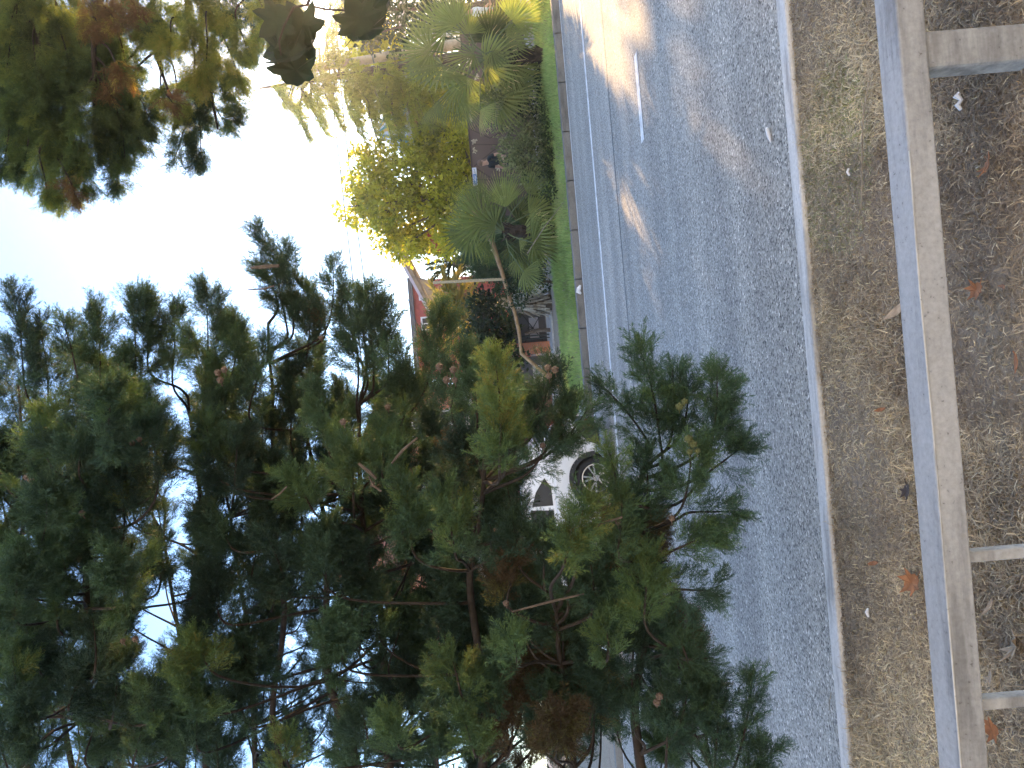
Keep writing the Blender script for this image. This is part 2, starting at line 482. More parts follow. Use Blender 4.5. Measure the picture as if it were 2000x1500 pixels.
class Foliage:
    def __init__(s): s.q = []; s.t = []
    def sprays(s, protos, pos, d, size, roll, tint):
        for sel, q, n in place(protos, pos, d, size, roll):
            s.q.append(q.reshape(-1, 4, 3).astype(np.float32))
            tt = np.repeat(tint[sel], n) + rng.normal(size=len(sel)*n)*.03
            s.t.append(np.clip(tt, 0, 1).astype(np.float32))
    def add(s, q, t):
        s.q.append(np.asarray(q, np.float32)); s.t.append(np.clip(t, 0, 1).astype(np.float32))
    def plume(s, B, T, r, n, size, tint, protos=PROTO, bend=None, spread=(18, 58), tvar=.07):
        B, T = np.asarray(B, float), np.asarray(T, float)
        ax = T - B; Ln = np.linalg.norm(ax); ax = ax/Ln
        bend = np.zeros(3) if bend is None else np.asarray(bend)
        # side branchlets, each a small flame of sprays, and one leader
        K = int(np.clip(4.6*Ln/r, 9, 34))
        ub = (np.arange(K) + rng.uniform(0, .9, K))/K*.9
        rb = rng.normal(size=(K, 3)); rb -= np.outer(rb @ ax, ax); rb /= np.linalg.norm(rb, axis=1, keepdims=True)
        thb = np.radians(rng.uniform(28, 62, K))*(1 - .35*ub)
        db = ax*np.cos(thb)[:, None] + rb*np.sin(thb)[:, None] + np.array((0, 0, .06))
        lb = r*(1 - ub)**.5*np.minimum(1, .6 + ub*2)*rng.uniform(.7, 1.5, K) + .25*r
        pb = B + np.outer(ub, T - B) + np.outer(np.sin(ub*math.pi), bend)
        tb = tint + rng.normal(size=K)*tvar
        ub = np.append(ub, .80); pb = np.vstack([pb, B + .72*(T-B)]); db = np.vstack([db, ax]); lb = np.append(lb, Ln*.24); tb = np.append(tb, tint + .04)
        pr = lb/lb.sum(); k = rng.choice(K+1, n, p=pr)
        w = rng.uniform(0, 1, n)**.8
        d0 = db[k]/np.linalg.norm(db[k], axis=1, keepdims=True)
        rd = rng.normal(size=(n, 3)); rd -= d0*(rd*d0).sum(1)[:, None]; rd /= np.linalg.norm(rd, axis=1, keepdims=True)
        th = np.radians(rng.uniform(10, 58, n))*(1 - .5*w)
        pos = pb[k] + d0*(w*lb[k])[:, None] + rd*(rng.uniform(0, .16, n)*lb[k]*(1-w))[:, None]
        d = d0*np.cos(th)[:, None] + rd*np.sin(th)[:, None]
        sz = size*rng.uniform(.55, 1.1, n)*(.62 + .38*(1-w))
        s.sprays(protos, pos, d, sz, rng.uniform(0, 6.28, n), tb[k] + .05*w + rng.normal(size=n)*tvar*.6)
    def build(s, name, mat, parent):
        return quad_mesh(name, np.concatenate(s.q), mat, np.concatenate(s.t), parent)
def leaf_cloud(centers, radii, n_per, leaf, tint=.5, tvar=.25, fill=.55, elong=1.6, clump=7):
    """leaf-sized faces in small clumps through a set of ellipsoids"""
    Q, Tn = [], []
    for c, r_, n in zip(centers, radii, n_per):
        r_ = np.asarray(r_, float)*np.ones(3)
        nc = max(1, n//clump)
        v = rng.normal(size=(nc, 3)); v /= np.linalg.norm(v, axis=1, keepdims=True)
        rad = rng.uniform(fill, 1, nc)**.7*(1 + .18*rng.normal(size=nc))
        cp = np.asarray(c) + v*rad[:, None]*r_
        p = np.repeat(cp, clump, 0) + rng.normal(size=(nc*clump, 3))*leaf*1.1
        d = np.repeat(v, clump, 0) + rng.normal(size=(nc*clump, 3))*.8
        l_ = leaf*rng.uniform(.6, 1.3, len(p))
        Q.append(twigs(p, d, l_*elong, l_, rng))
        ct = np.repeat(tint + rng.normal(size=nc)*tvar, clump)
        Tn.append(ct + rng.normal(size=len(p))*.08)
    return np.concatenate(Q), np.clip(np.concatenate(Tn), 0, 1)

# ------------------------------------------------------------------ concrete rail in the foreground
def build_rail():
    t = thing('concrete_rail', (0, 2.07, .1), 'weathered pale concrete rail on low posts running across the dry grass', 'railing')
    yf, yn, zt, zb = 2.252, 2.132, .450, .372
    b = MB()
    b.box(-2.6, 1.415, yn, yf, zb, zt)
    o = b.build('top_rail', M_rail, t, bevel=.006)
    b = MB()     # second length of rail, meeting the first on a slanted joint, a little proud of it
    b.add([(1.42,yn-.004,zb-.003),(2.9,yn-.004,zb-.003),(2.9,yf+.010,zb-.003),(1.465,yf+.010,zb-.003),
           (1.42,yn-.004,zt+.003),(2.9,yn-.004,zt+.003),(2.9,yf+.010,zt+.003),(1.465,yf+.010,zt+.003)],
          [(0,3,2,1),(4,5,6,7),(0,1,5,4),(1,2,6,5),(2,3,7,6),(3,0,4,7)])
    b.build('top_rail', M_rail, t, bevel=.006)
    b = MB()     # thin fillet of mortar along the front arris
    pts = [np.array((x, yn+.0015*math.sin(x*7), zt-.001+.0016*math.sin(x*5+1))) for x in np.linspace(-2.6, .55, 40)]
    b.tube(pts, .0028, 6)
    b.build('mortar_bead', M_pale, t, smooth=True)
    for (y0, y1, w) in ((52, 130, 1), (1088, 1114, 0), (1384, 1410, 0)):
        a0 = P(1850, y1, yn)[0]; a1 = P(1850, y0, yn)[0]
        if w:
            x1 = a1; x0 = x1 - .105
            b = MB(); b.box(x0, x1, yn+.012, yf-.012, -.15, zb-.001); b.build('post', M_rail, t, bevel=.012)
        else:
            b = MB(); b.box(a0+.004, a1, yn+.035, yf-.04, -.15, zb-.001); b.build('baluster', M_rail, t, bevel=.006)
build_rail()

# ------------------------------------------------------------------ dry grass verge (nobody could count it)
def vnoise(x, y, s, seed):
    g = np.random.default_rng(seed); o = 0
    for k in range(7):
        a = g.uniform(0, 6.28); f = s*g.uniform(.5, 1.9); o = o + np.sin((x*math.cos(a)+y*math.sin(a))*f + g.uniform(0, 6.28))
    return o/3.2
def verge():
    n = 290000
    x = rng.uniform(-2.7, 2.5, n); y = 2.0 + (3.735-2.0)*rng.uniform(0, 1, n)
    keep = rng.uniform(size=n) < np.clip(.74 + .38*vnoise(x, y, 5, 3), .25, 1)
    x, y = x[keep], y[keep]; n = len(x)
    gz = np.interp(y, [2.35, 3.0], [.05, .10]); p0 = np.stack([x, y, gz - .002], 1)
    az = rng.uniform(0, 6.28, n); el = np.abs(rng.normal(size=n))*.42 + .05
    ln = rng.uniform(.018, .055, n)*(1 + .5*vnoise(x, y, 4, 9).clip(-.5, 1))
    h = np.stack([np.cos(az), np.sin(az), np.zeros(n)], 1)
    d1 = h*np.cos(el)[:, None] + np.array((0,0,1))*np.sin(el)[:, None]
    p1 = p0 + d1*ln[:, None]*.55
    el2 = el - rng.uniform(.2, 1.1, n); az2 = az + rng.normal(size=n)*.5
    d2 = np.stack([np.cos(az2)*np.cos(el2), np.sin(az2)*np.cos(el2), np.sin(el2)], 1)
    p2 = p1 + d2*ln[:, None]*.5
    p2[:, 2] = np.maximum(p2[:, 2], gz + .001)
    sd = np.stack([-np.sin(az), np.cos(az), rng.normal(size=n)*.4], 1)*(rng.uniform(.0010, .0024, n))[:, None]
    q = np.concatenate([np.stack([p0-sd, p0+sd, p1+sd*.9, p1-sd*.9], 1), np.stack([p1-sd*.9, p1+sd*.9, p2+sd*.15, p2-sd*.15], 1)])
    olive = vnoise(x, y, 2.2, 21); red = vnoise(x, y, 1.7, 5)
    t = .42 + .16*vnoise(x, y, 3, 14) + rng.normal(size=n)*.15
    t = np.where((red > .35) & (rng.uniform(size=n) < .7), t*.5, t)
    t = np.where((olive > .85) & (rng.uniform(size=n) < .3), rng.uniform(.84, 1, n), np.minimum(t, .78))
    t = np.where(rng.uniform(size=n) < .03, .72, t)
    o = quad_mesh('dry_grass', q, M_dry, np.concatenate([t, t]))
    tag(o, 'short dry brown grass with olive tufts between kerb and concrete rail', 'grass', kind='stuff')
verge()
def lawn():
    n = 60000
    x = rng.uniform(-1.2, 12, n); y = rng.uniform(15.80, 18.6, n)
    z = np.interp(y, [15.8,17.4,19.0,21], [.10,.27,.36,.39])
    p0 = np.stack([x, y, z-.01], 1)
    d = rng.normal(size=(n, 3))*.35 + np.array((0,-.1,1))
    ln = rng.uniform(.05, .13, n)*(1 + .4*vnoise(x, y, 2, 8).clip(-.6, 1))
    t = .45 + .25*vnoise(x, y, 1.5, 4) + rng.normal(size=n)*.16
    o = quad_mesh('lawn', twigs(p0, d, ln, np.full(n, .014), rng), M_lawn, np.clip(t, 0, 1))
    tag(o, 'green lawn strip sloping up from the far kerb', 'lawn', kind='stuff')
lawn()

# ------------------------------------------------------------------ fallen leaves and litter
M_deadleaf = simple('dead_leaf', (.30,.13,.055), .8, .35, 30)
M_paleleaf = simple('pale_dead_leaf', (.42,.32,.22), .8, .3, 30)
M_darkleaf = simple('dark_dead_leaf', (.055,.038,.03), .8, .3, 30)
M_white = simple('white_paper', (.80,.80,.82), .7, .06, 12)
def lobed_leaf(c, r, ang, tilt, curl, lobes=5, thick=.0012):
    """a plane-tree leaf: pointed lobes round a short stalk"""
    b = MB(); pts = []
    base = {7: [(0,-.50),(.22,-.54),(.40,-.44),(.50,-.30),(.72,-.32),(.98,-.20),(.86,-.06),(.74,.04),(.66,.14),(.80,.30),(.86,.56),(.66,.54),(.48,.48),(.36,.46),(.30,.66),(.16,.86),(0,1.02)], 5: [(0,-.55),(.30,-.50),(.42,-.28),(.98,-.30),(.62,.02),(.88,.52),(.40,.36),(.16,.62),(0,1.05)], 1: [(0,-1),(.16,-.6),(.24,-.1),(.2,.4),(.08,.8),(0,1.0)]}[lobes]
    poly = base + [(-x_, y_) for x_, y_ in reversed(base[1:-1])]
    ca, sa = math.cos(ang), math.sin(ang)
    def w(x_, y_, off):
        z_ = curl*(x_*x_ + .5*y_*y_) + off/r
        y2, z2 = y_*math.cos(tilt) - z_*math.sin(tilt), y_*math.sin(tilt) + z_*math.cos(tilt)
        return (c[0] + r*(x_*ca - y2*sa), c[1] + r*(x_*sa + y2*ca), c[2] + r*z2)
    n = len(poly)
    up = [w(x_*.97, y_*.97, thick) for x_, y_ in poly] + [w(0, .05, thick*1.2)]
    dn = [w(x_, y_, -thick*.2) for x_, y_ in poly] + [w(0, .05, 0)]
    fs = [(i, (i+1) % n, n) for i in range(n)] + [(n+1+(i+1) % n, n+1+i, 2*n+1) for i in range(n)] + [(i, n+1+i, n+1+(i+1) % n, (i+1) % n) for i in range(n)]
    b.add(up + dn, fs)
    p, q = w(0, -.5, 0), w(.05, -1.0, .002)
    b.tube([p, q], [.0018, .001], 5)
    return b
LEAVES = [
 (1782,1138,.062,1.0,.5,.35,5,M_deadleaf,'large curled orange leaf lying on the grass below the kerb'),
 (1720,800,.034,.2,.3,.3,1,M_deadleaf,'narrow folded rust leaf lying mid verge above the rail'),
 (1752,606,.070,.5,.35,.2,1,M_paleleaf,'long split tan leaf tucked against the rail edge'),
 (1706,1100,.040,.3,.2,.2,1,M_deadleaf,'dull brown leaf lying flat between kerb and large orange leaf'),
 (1772,958,.045,1.9,.2,.3,5,M_darkleaf,'dark shrivelled leaf lying just above the rail'),
 (1930,322,.042,2.2,.4,.4,5,M_deadleaf,'small red-brown leaf in grass nearest the camera under the rail'),
 (1908,566,.042,.9,.3,.4,5,M_deadleaf,'crumpled orange leaf under the middle of the rail'),
 (1960,560,.03,2.9,.3,.4,1,M_deadleaf,'little curled brown leaf near the frame edge below the rail'),
 (1984,1262,.062,2.5,.5,.5,5,M_paleleaf,'pale torn leaf standing up between the two thin balusters'),
 (1932,1185,.034,1.2,.4,.4,1,M_paleleaf,'small pale leaf beside the thin baluster nearer the thick post'),
 (1938,1425,.045,.4,.4,.4,5,M_deadleaf,'rusty leaf beside the thin baluster farther from the thick post'),
 (1935,1322,.034,2.4,.4,.3,5,M_paleleaf,'pinkish dry leaf close to the rail between thin balusters'),
 (1985,708,.04,2.0,.3,.3,1,M_deadleaf,'dark red leaf at the frame edge below the middle rail'),
 (1776,718,.036,2.6,.5,.3,1,M_deadleaf,'brown leaf leaning on the far side of the rail'),
]
for (x, y, r_, an, ti, cu, lo, m_, lab) in LEAVES:
    c = G(x, y, .135); c = G(x, y, .032 + np.interp(c[1], [2.35, 3.0], [.05, .10]))
    tag(lobed_leaf(c, r_, an, ti, cu, lo).build('fallen_leaf', m_, origin=c), lab, 'leaf', 'dead leaves fallen on the verge')
def scrap(name, x, y, z, pts, th, lab, cat='litter', m_=M_white):
    c = G(x, y, z)
    if z > .1: c = G(x, y, z - .1 + np.interp(c[1], [2.35, 3.0], [.05, .10]))
    b = MB()
    b.tube([c + np.array(p) for p in pts], th, 6)
    tag(b.build(name, m_, origin=c), lab, cat)
scrap('paper_scrap', 1504, 262, .004, [(-.055,-.02,.006),(-.02,-.006,.008),(.03,.004,.012),(.04,.012,.012)], [.003,.011,.012,.008], 'white torn scrap lying on the asphalt near the kerb')
scrap('tissue', 1881, 196, .115, [(-.03,.0,.01),(-.012,.006,.016),(.0,-.006,.01),(.016,.004,.018),(.026,.0,.01)], [.005,.009,.006,.011,.005], 'crumpled white tissue in the grass below the rail')
scrap('paper_scrap', 1568, 370, .11, [(-.035,.0,.005),(-.01,.01,.012),(.02,-.004,.012),(.03,.004,.008)], [.004,.006,.005,.003], 'white scrap lying on the soil just inside the near kerb')
scrap('paper_scrap', 1662, 336, .11, [(-.014,.0,.008),(.004,.005,.012),(.016,.0,.008)], [.004,.006,.004], 'tiny white scrap in the middle of the verge')
scrap('paper_scrap', 1700, 1196, .11, [(-.02,.0,.01),(.0,.006,.014),(.018,.0,.01)], [.005,.008,.004], 'tiny white scrap on the verge beyond the large orange leaf')
scrap('plastic_bag', 1134, 566, .06, [(-.08,.0,.0),(-.03,.02,.05),(.03,-.02,.035),(.09,.0,.0)], [.02,.05,.045,.02], 'white crumpled plastic bag lying against the far kerb', 'bag')
scrap('dry_twig', 1622, 1365, .004, [(-.07,.02,.003),(-.02,.0,.008),(.05,-.03,.004)], [.0022,.003,.002], 'thin pale twig lying on asphalt beside the kerb', 'twig', M_straw)
c0 = G(1704, 300, .11)
b = MB(); b.tube([c0 + np.array(p) for p in ((.26,-.06,.02),(.14,-.02,.035),(.02,.02,.03),(-.12,.05,.03),(-.22,.10,.02))], [.003,.004,.0035,.003,.002], 6)
tag(b.build('dry_twig', M_straw, origin=c0), 'long thin grey twig lying in the grass above the rail', 'twig')

# ------------------------------------------------------------------ brown hoarding with printed blossom, sign, two people
M_hoard = simple('hoarding_brown', (.105,.075,.066), .7, .10, 3)
M_hoard_line = simple('hoarding_line', (.060,.043,.038), .8, .1, 5)
M_cream = simple('cream_print', (.62,.57,.44), .7, .12, 20)
def hoarding():
    Y = 22.0
    x0, x1 = P(930, 428, Y)[0], 10.6
    z0, z1 = .42, 2.19
    t = thing('brown_hoarding', ((x0+x1)/2, Y, .4), 'long brown boarded hoarding printed with cream blossom', 'hoarding')
    b = MB(); b.box(x0, x1, Y, Y+.05, z0, z1); b.build('panel', M_hoard, t)
    b = MB(); b.box(x0, x1, Y-.02, Y+.06, z1, z1+.05); b.build('cap_rail', M_hoard_line, t, bevel=.006)
    b = MB()
    yy = Y-.003
    def seg(p, q, w=.035):
        b.bar((p[0], yy, p[1]), (q[0], yy, q[1]), w, .004, up=(0,1,0))
    def xz(x, y):
        v = P(x, y, Y); return (v[0], min(max(v[2], z0+.05), z1-.04))
    for y in (222, 283, 352): seg(xz(914, y), xz(1000, y), .03)
    for p, q in (((917,253),(957,231)), ((917,253),(957,270)), ((924,325),(970,289)), ((924,327),(972,356)), ((957,231),(1000,253)), ((957,270),(995,250)),
                 ((975,356),(1000,330)), ((915,190),(957,205)), ((915,190),(955,170)), ((930,398),(975,380)), ((930,398),(975,415))): seg(xz(*p), xz(*q))
    b.build('printed_lines', M_hoard_line, t)
    b = MB()
    for (x, y, s) in ((917,215,1),(918,230,1),(923,277,1.1),(925,294,1),(975,327,1),(931,373,1),(982,385,1.1),(1033,365,1.2),(980,364,.8),(936,203,.9),(1000,290,.9),(915,160,1),(930,150,1),(918,120,1)):
        c = P(x, y, Y); 
        for k in range(9):
            a = rng.uniform(0, 6.28); r_ = rng.uniform(.02, .09)*s
            px, pz = c[0] + r_*math.cos(a), min(max(c[2] + r_*math.sin(a), z0+.06), z1-.06)
            a2 = rng.uniform(0, 3.14); l_ = .045*s
            b.bar((px-l_*math.cos(a2), Y-.004, pz-l_*math.sin(a2)), (px+l_*math.cos(a2), Y-.004, pz+l_*math.sin(a2)), .026*s, .004, up=(0,1,0))
    for y in (383, 390):
        p, q = P(943, y, Y), P(953, y, Y); b.bar((p[0], Y-.004, p[2]), (q[0], Y-.004, q[2]), .06, .004, up=(0,1,0))
    b.build('printed_blossom', M_cream, t)
    for x in np.linspace(x0+.05, x1-.05, 5):
        b = MB(); b.box(x-.04, x+.04, Y+.06, Y+.14, .3, z1); b.build('post', M_hoard_line, t)
hoarding()
M_blue = simple('sign_blue', (.05,.17,.52), .4, .06, 4)
M_signwhite = simple('sign_white', (.66,.70,.80), .4, .04, 4)
M_ink = simple('dark_ink', (.10,.13,.14), .6, .05, 4)
M_metal = simple('grey_metal', (.22,.23,.23), .45, .12, 5, metal=.6)
def sign():
    Y = 21.94
    c = P(927.5, 344.5, Y)
    t = thing('street_sign', c, 'small blue and white name sign on top of the brown hoarding', 'sign')
    w, h = .50, .118
    b = MB(); b.box(c[0]-w/2, c[0]+w/2, Y-.008, Y+.05, c[2]-h/2, c[2]+h/2); b.build('plate', M_signwhite, t, bevel=.003)
    b = MB(); b.box(c[0]-w/2+.012, c[0]+.13*w, Y-.0115, Y-.0085, c[2]-h/2+.010, c[2]+h/2-.010); b.build('blue_field', M_blue, t)
    b = MB()
    xl = c[0]-w/2
    b.box(xl+.075, xl+.255, Y-.0145, Y-.012, c[2]-.022, c[2]+.002)
    b.box(xl+.13, xl+.22, Y-.0145, Y-.012, c[2]+.020, c[2]+.032)
    b.box(xl+.05, xl+.075, Y-.0145, Y-.012, c[2]-.036, c[2]-.008)
    b.box(xl+.255, xl+.27, Y-.0145, Y-.012, c[2]-.012, c[2]+.012)
    b.build('white_lettering', M_signwhite, t)
    cu = bpy.data.curves.new('number_lettering', 'FONT'); cu.body = 'IDHF'; cu.size = .062; cu.extrude = .001; cu.align_x = 'CENTER'; cu.align_y = 'CENTER'
    cu.materials.append(M_ink)
    o = bpy.data.objects.new('lettering_curve', cu); COL.objects.link(o)
    bpy.context.view_layer.update()
    me = bpy.data.meshes.new_from_object(o.evaluated_get(bpy.context.evaluated_depsgraph_get()))
    bpy.data.objects.remove(o)
    o = bpy.data.objects.new('dark_lettering', me); COL.objects.link(o); o.parent = t
    o.location = (.155, -.0105, 0); o.rotation_euler = (R(90), 0, 0)
sign()

M_skin = simple('skin', (.48,.29,.21), .6, .08, 20)
M_hair1 = simple('brown_hair', (.16,.10,.065), .7, .25, 60, stretch=(4,4,1))
M_hair2 = simple('grey_hair', (.33,.27,.25), .7, .2, 60)
M_top1 = simple('dark_teal_cloth', (.018,.026,.030), .85, .2, 20)
M_top2 = simple('pale_blue_cloth', (.55,.62,.68), .85, .1, 20)
M_trs = simple('dark_trousers', (.03,.032,.04), .85, .2, 20)
def skin_obj(name, nodes, edges, mat, parent, sub=2):
    me = bpy.data.meshes.new(name)
    me.from_pydata([n[:3] for n in nodes], edges, [])
    me.materials.append(mat)
    o = bpy.data.objects.new(name, me); COL.objects.link(o); o.parent = parent
    sm = o.modifiers.new('skin', 'SKIN'); sm.use_smooth_shade = True
    if not me.skin_vertices: me.attributes
    bpy.context.view_layer.objects.active = o
    for i, n in enumerate(nodes):
        sv = me.skin_vertices[0].data[i]; sv.radius = (n[3], n[4] if len(n) > 4 else n[3]); sv.use_root = (i == 0)
    ss = o.modifiers.new('subdiv', 'SUBSURF'); ss.levels = sub; ss.render_levels = sub
    return o
def person(loc, hgt, face, top, hairm, hairlen, label, bend=.0):
    """standing figure, local x = its left/right, looking along -y before turning by face"""
    t = thing('person', loc, label, 'person')
    s = hgt/1.70
    N = [(0,0,.93,.125,.095),(0,-.01,1.08,.115,.085),(0,-.015-bend*.3,1.26,.140,.10),(0,-bend*.6,1.40,.085,.075),(0,-.01-bend,1.475,.050,.052),
         (0,-.025-bend,1.55,.070,.082),(0,-.02-bend,1.63,.075,.090)]
    E = [(0,1),(1,2),(2,3),(3,4),(4,5),(5,6)]
    def add(pts, frm):
        for p in pts:
            N.append(p); E.append((frm, len(N)-1)); frm = len(N)-1
        return frm
    for sd in (-1, 1):
        add([(sd*.09,0,.86,.085),(sd*.095,-.012,.50,.058),(sd*.10,.01,.10,.038),(sd*.105,-.05,.035,.036,.03),(sd*.11,-.15,.03,.032,.022)], 0)
        w = add([(sd*.165,-bend*.6,1.39,.052),(sd*.235,.02-bend*.3,1.13,.041),(sd*.215,-.13,.98 if sd < 0 else .95,.030),(sd*.20,-.20,.955,.026,.034)], 3)
        for k, (fx, fl) in enumerate(((-.030,.062),(-.010,.075),(.010,.078),(.029,.066))):
            add([(sd*.20+fx,-.235,.95,.009),(sd*.20+fx*1.1,-.235-fl*.6,.935,.0085),(sd*.20+fx*1.1,-.235-fl*.9,.912,.0075)], w)
        add([(sd*.20-sd*.04,-.205,.965,.011),(sd*.20-sd*.055,-.245,.955,.009)], w)
    N = [tuple([c*s for c in n]) for n in N]
    body = skin_obj('body', N, E, M_skin, t)
    f = s
    hx = np.array((0,-.02-bend,1.62))*s
    for sd in (-1, 1):
        b = MB(); b.ball(hx + np.array((sd*.031,-.083,-.005))*s, .0085*s, 8, 6); o = b.build('eye', M_ink, None); o.parent = t
        b = MB(); b.ball(hx + np.array((sd*.083,0,-.02))*s, .026*s, 8, 6, (.4,.7,1.2)); o = b.build('ear', M_skin, None, True); o.parent = t
    b = MB(); b.ball(hx + np.array((0,-.094,-.035))*s, .016*s, 8, 6, (.8,1.1,1.4)); o = b.build('nose', M_skin, None, True); o.parent = t
    b = MB(); b.ball(hx + np.array((0,-.087,-.077))*s, .02*s, 8, 6, (1.2,.35,.3)); o = b.build('mouth', simple('lips', (.36,.15,.13), .6, .05, 9), None, True); o.parent = t
    b = MB(); b.ball(hx + np.array((0,.018,.028))*s, .102*s, 14, 10, (.93,1.02,1.0), .03)
    if hairlen: b.ball(hx + np.array((0,.07,-.10))*s, .085*s, 12, 9, (.95,.6,1.5), .05)
    o = b.build('hair', hairm, None, True); o.parent = t
    NS = [(0,0,.84,.135,.10),(0,-.01,1.08,.130,.098),(0,-.015-bend*.3,1.26,.155,.113),(0,-bend*.6,1.395,.10,.085),(0,-.008-bend*.8,1.43,.060,.06)]
    ES = [(0,1),(1,2),(2,3),(3,4)]
    for sd in (-1, 1):
        n0 = len(NS); NS += [(sd*.165,-bend*.6,1.39,.064),(sd*.215,.01-bend*.4,1.22,.058)]; ES += [(3,n0),(n0,n0+1)]
    skin_obj('shirt', [tuple(c*s for c in n) for n in NS], ES, top, t)
    NT = [(0,0,.93,.13,.10)]; ET = []
    for sd in (-1, 1):
        n0 = len(NT); NT += [(sd*.09,0,.84,.095),(sd*.095,-.01,.50,.072),(sd*.10,.01,.12,.055)]; ET += [(0,n0),(n0,n0+1),(n0+1,n0+2)]
    skin_obj('trousers', [tuple(c*s for c in n) for n in NT], ET, M_trs, t)
    t.rotation_euler = (0, 0, face)
p = P(945, 315, 21.2); person((p[0], 21.2, .393), 1.60, R(-55), M_top1, M_hair1, True, 'person in a dark short sleeved top walking past the brown hoarding', .06)
p = P(905, 27, 20.3); person((p[0], 20.3, .388), 1.68, R(40), M_top2, M_hair2, False, 'grey haired person in a pale blue top behind the large fan palm', .03)

# ------------------------------------------------------------------ gate, brick piers, low wall
M_gate = simple('gate_grey', (.085,.080,.082), .55, .1, 4)
M_gatepale = simple('gate_pale_panel', (.40,.37,.38), .6, .08, 4)
M_iron = simple('dark_green_iron', (.02,.03,.028), .5, .2, 6)
M_pier = brick_mat('orange_brick', (.52,.19,.10), (.46,.16,.085), (.30,.22,.17), 4.2)
M_redwall = brick_mat('red_brown_brick', (.21,.085,.065), (.17,.07,.055), (.17,.12,.10), 4.2)
def gate(x0, x1, label, lattice):
    Y = 23.0; z0, z1 = .44, 1.52
    t = thing('metal_gate', ((x0+x1)/2, Y, .4), label, 'gate')
    b = MB(); w = .10
    b.box(x0, x0+w, Y-.03, Y+.03, z0, z1); b.box(x1-w, x1, Y-.03, Y+.03, z0, z1)
    b.box(x0+w, x1-w, Y-.028, Y+.028, z1-w, z1); b.box(x0+w, x1-w, Y-.028, Y+.028, z0, z0+w)
    b.build('frame', M_gate, t, bevel=.005)
    b = MB(); b.box(x0+w, x1-w, Y-.004, Y+.012, z0+w, z1-w); b.build('sheet_panel', M_gate, t)
    b = MB(); b.box(x0+.30, x1-.28, Y-.014, Y-.006, z0+.22, z0+.50); b.build('pale_panel', M_gatepale, t)
    if lattice:
        b = MB()
        cx, cz = (x0+x1)/2, z0+.42
        b.bar((x0+w, Y-.036, z0+.06), (x1-w, Y-.036, z1-.35), .022, .022, (0,1,0)); b.bar((x0+w, Y-.060, z1-.35), (x1-w, Y-.060, z0+.06), .022, .022, (0,1,0))
        for s in (-1, 1):
            b.bar((cx, Y-.04, cz), (cx+s*.05, Y-.04, cz+.07), .016, .016, (0,1,0)); b.bar((cx+s*.05, Y-.04, cz+.07), (cx, Y-.04, cz+.14), .016, .016, (0,1,0))
        b.build('cross_bars', M_iron, t)
gate(P(1040, 680, 23)[0], P(1040, 602, 23)[0], 'dark grey metal gate leaf with crossed bars and diamond', True)
gate(P(1040, 775, 23)[0], P(1040, 696, 23)[0], 'plain dark grey gate leaf without crossed bars beyond the brick pier', False)
def pier(x, wd, z1, Y, label):
    t = thing('brick_pier', (x, Y, .39), label, 'pillar', 'orange brick gate piers')
    b = MB(); b.box(x-wd/2, x+wd/2, Y-wd/2, Y+wd/2, .38, z1); b.build('shaft', M_pier, t, bevel=.006)
    b = MB(); b.box(x-wd/2-.04, x+wd/2+.04, Y-wd/2-.04, Y+wd/2+.04, z1, z1+.07); b.build('cap', M_pale, t, bevel=.01)
pier(P(1030, 680, 22.8)[0]-.02, .34, 1.72, 22.75, 'orange brick pier between the two grey gate leaves')
pier(P(970, 443, 22.6)[0], .42, 1.98, 22.5, 'sunlit orange brick pier at the end of the brown hoarding behind palm fronds')
b = MB()
for k, x in enumerate((0, .09)): b.tube([P(1015, 664, 22.3) + np.array((x,0,0)), np.array((P(1015,664,22.3)[0]+x, 22.3, .39))], .018, 8)
b.box(P(1015,664,22.3)[0], P(1015,664,22.3)[0]+.09, 22.285, 22.315, 1.2, 1.23)
tag(b.build('gate_latch_post', M_iron, origin=(P(1015,664,22.3)[0], 22.3, .39)), 'thin dark green double iron post beside the orange brick pier', 'post')
xw0, xw1 = P(1000, 600, 22.9)[0]+.05, P(970, 443, 22.6)[0]-.22
t = thing('garden_wall', ((xw0+xw1)/2, 22.9, .39), 'low pale grey rendered garden wall behind the smaller fan palm', 'wall')
b = MB(); b.box(xw0, xw1, 22.82, 22.98, .38, 1.30); b.build('wall_body', M_pave, t)
b = MB(); b.box(xw0, xw1, 22.79, 23.01, 1.30, 1.36); b.build('coping', M_pale, t, bevel=.01)

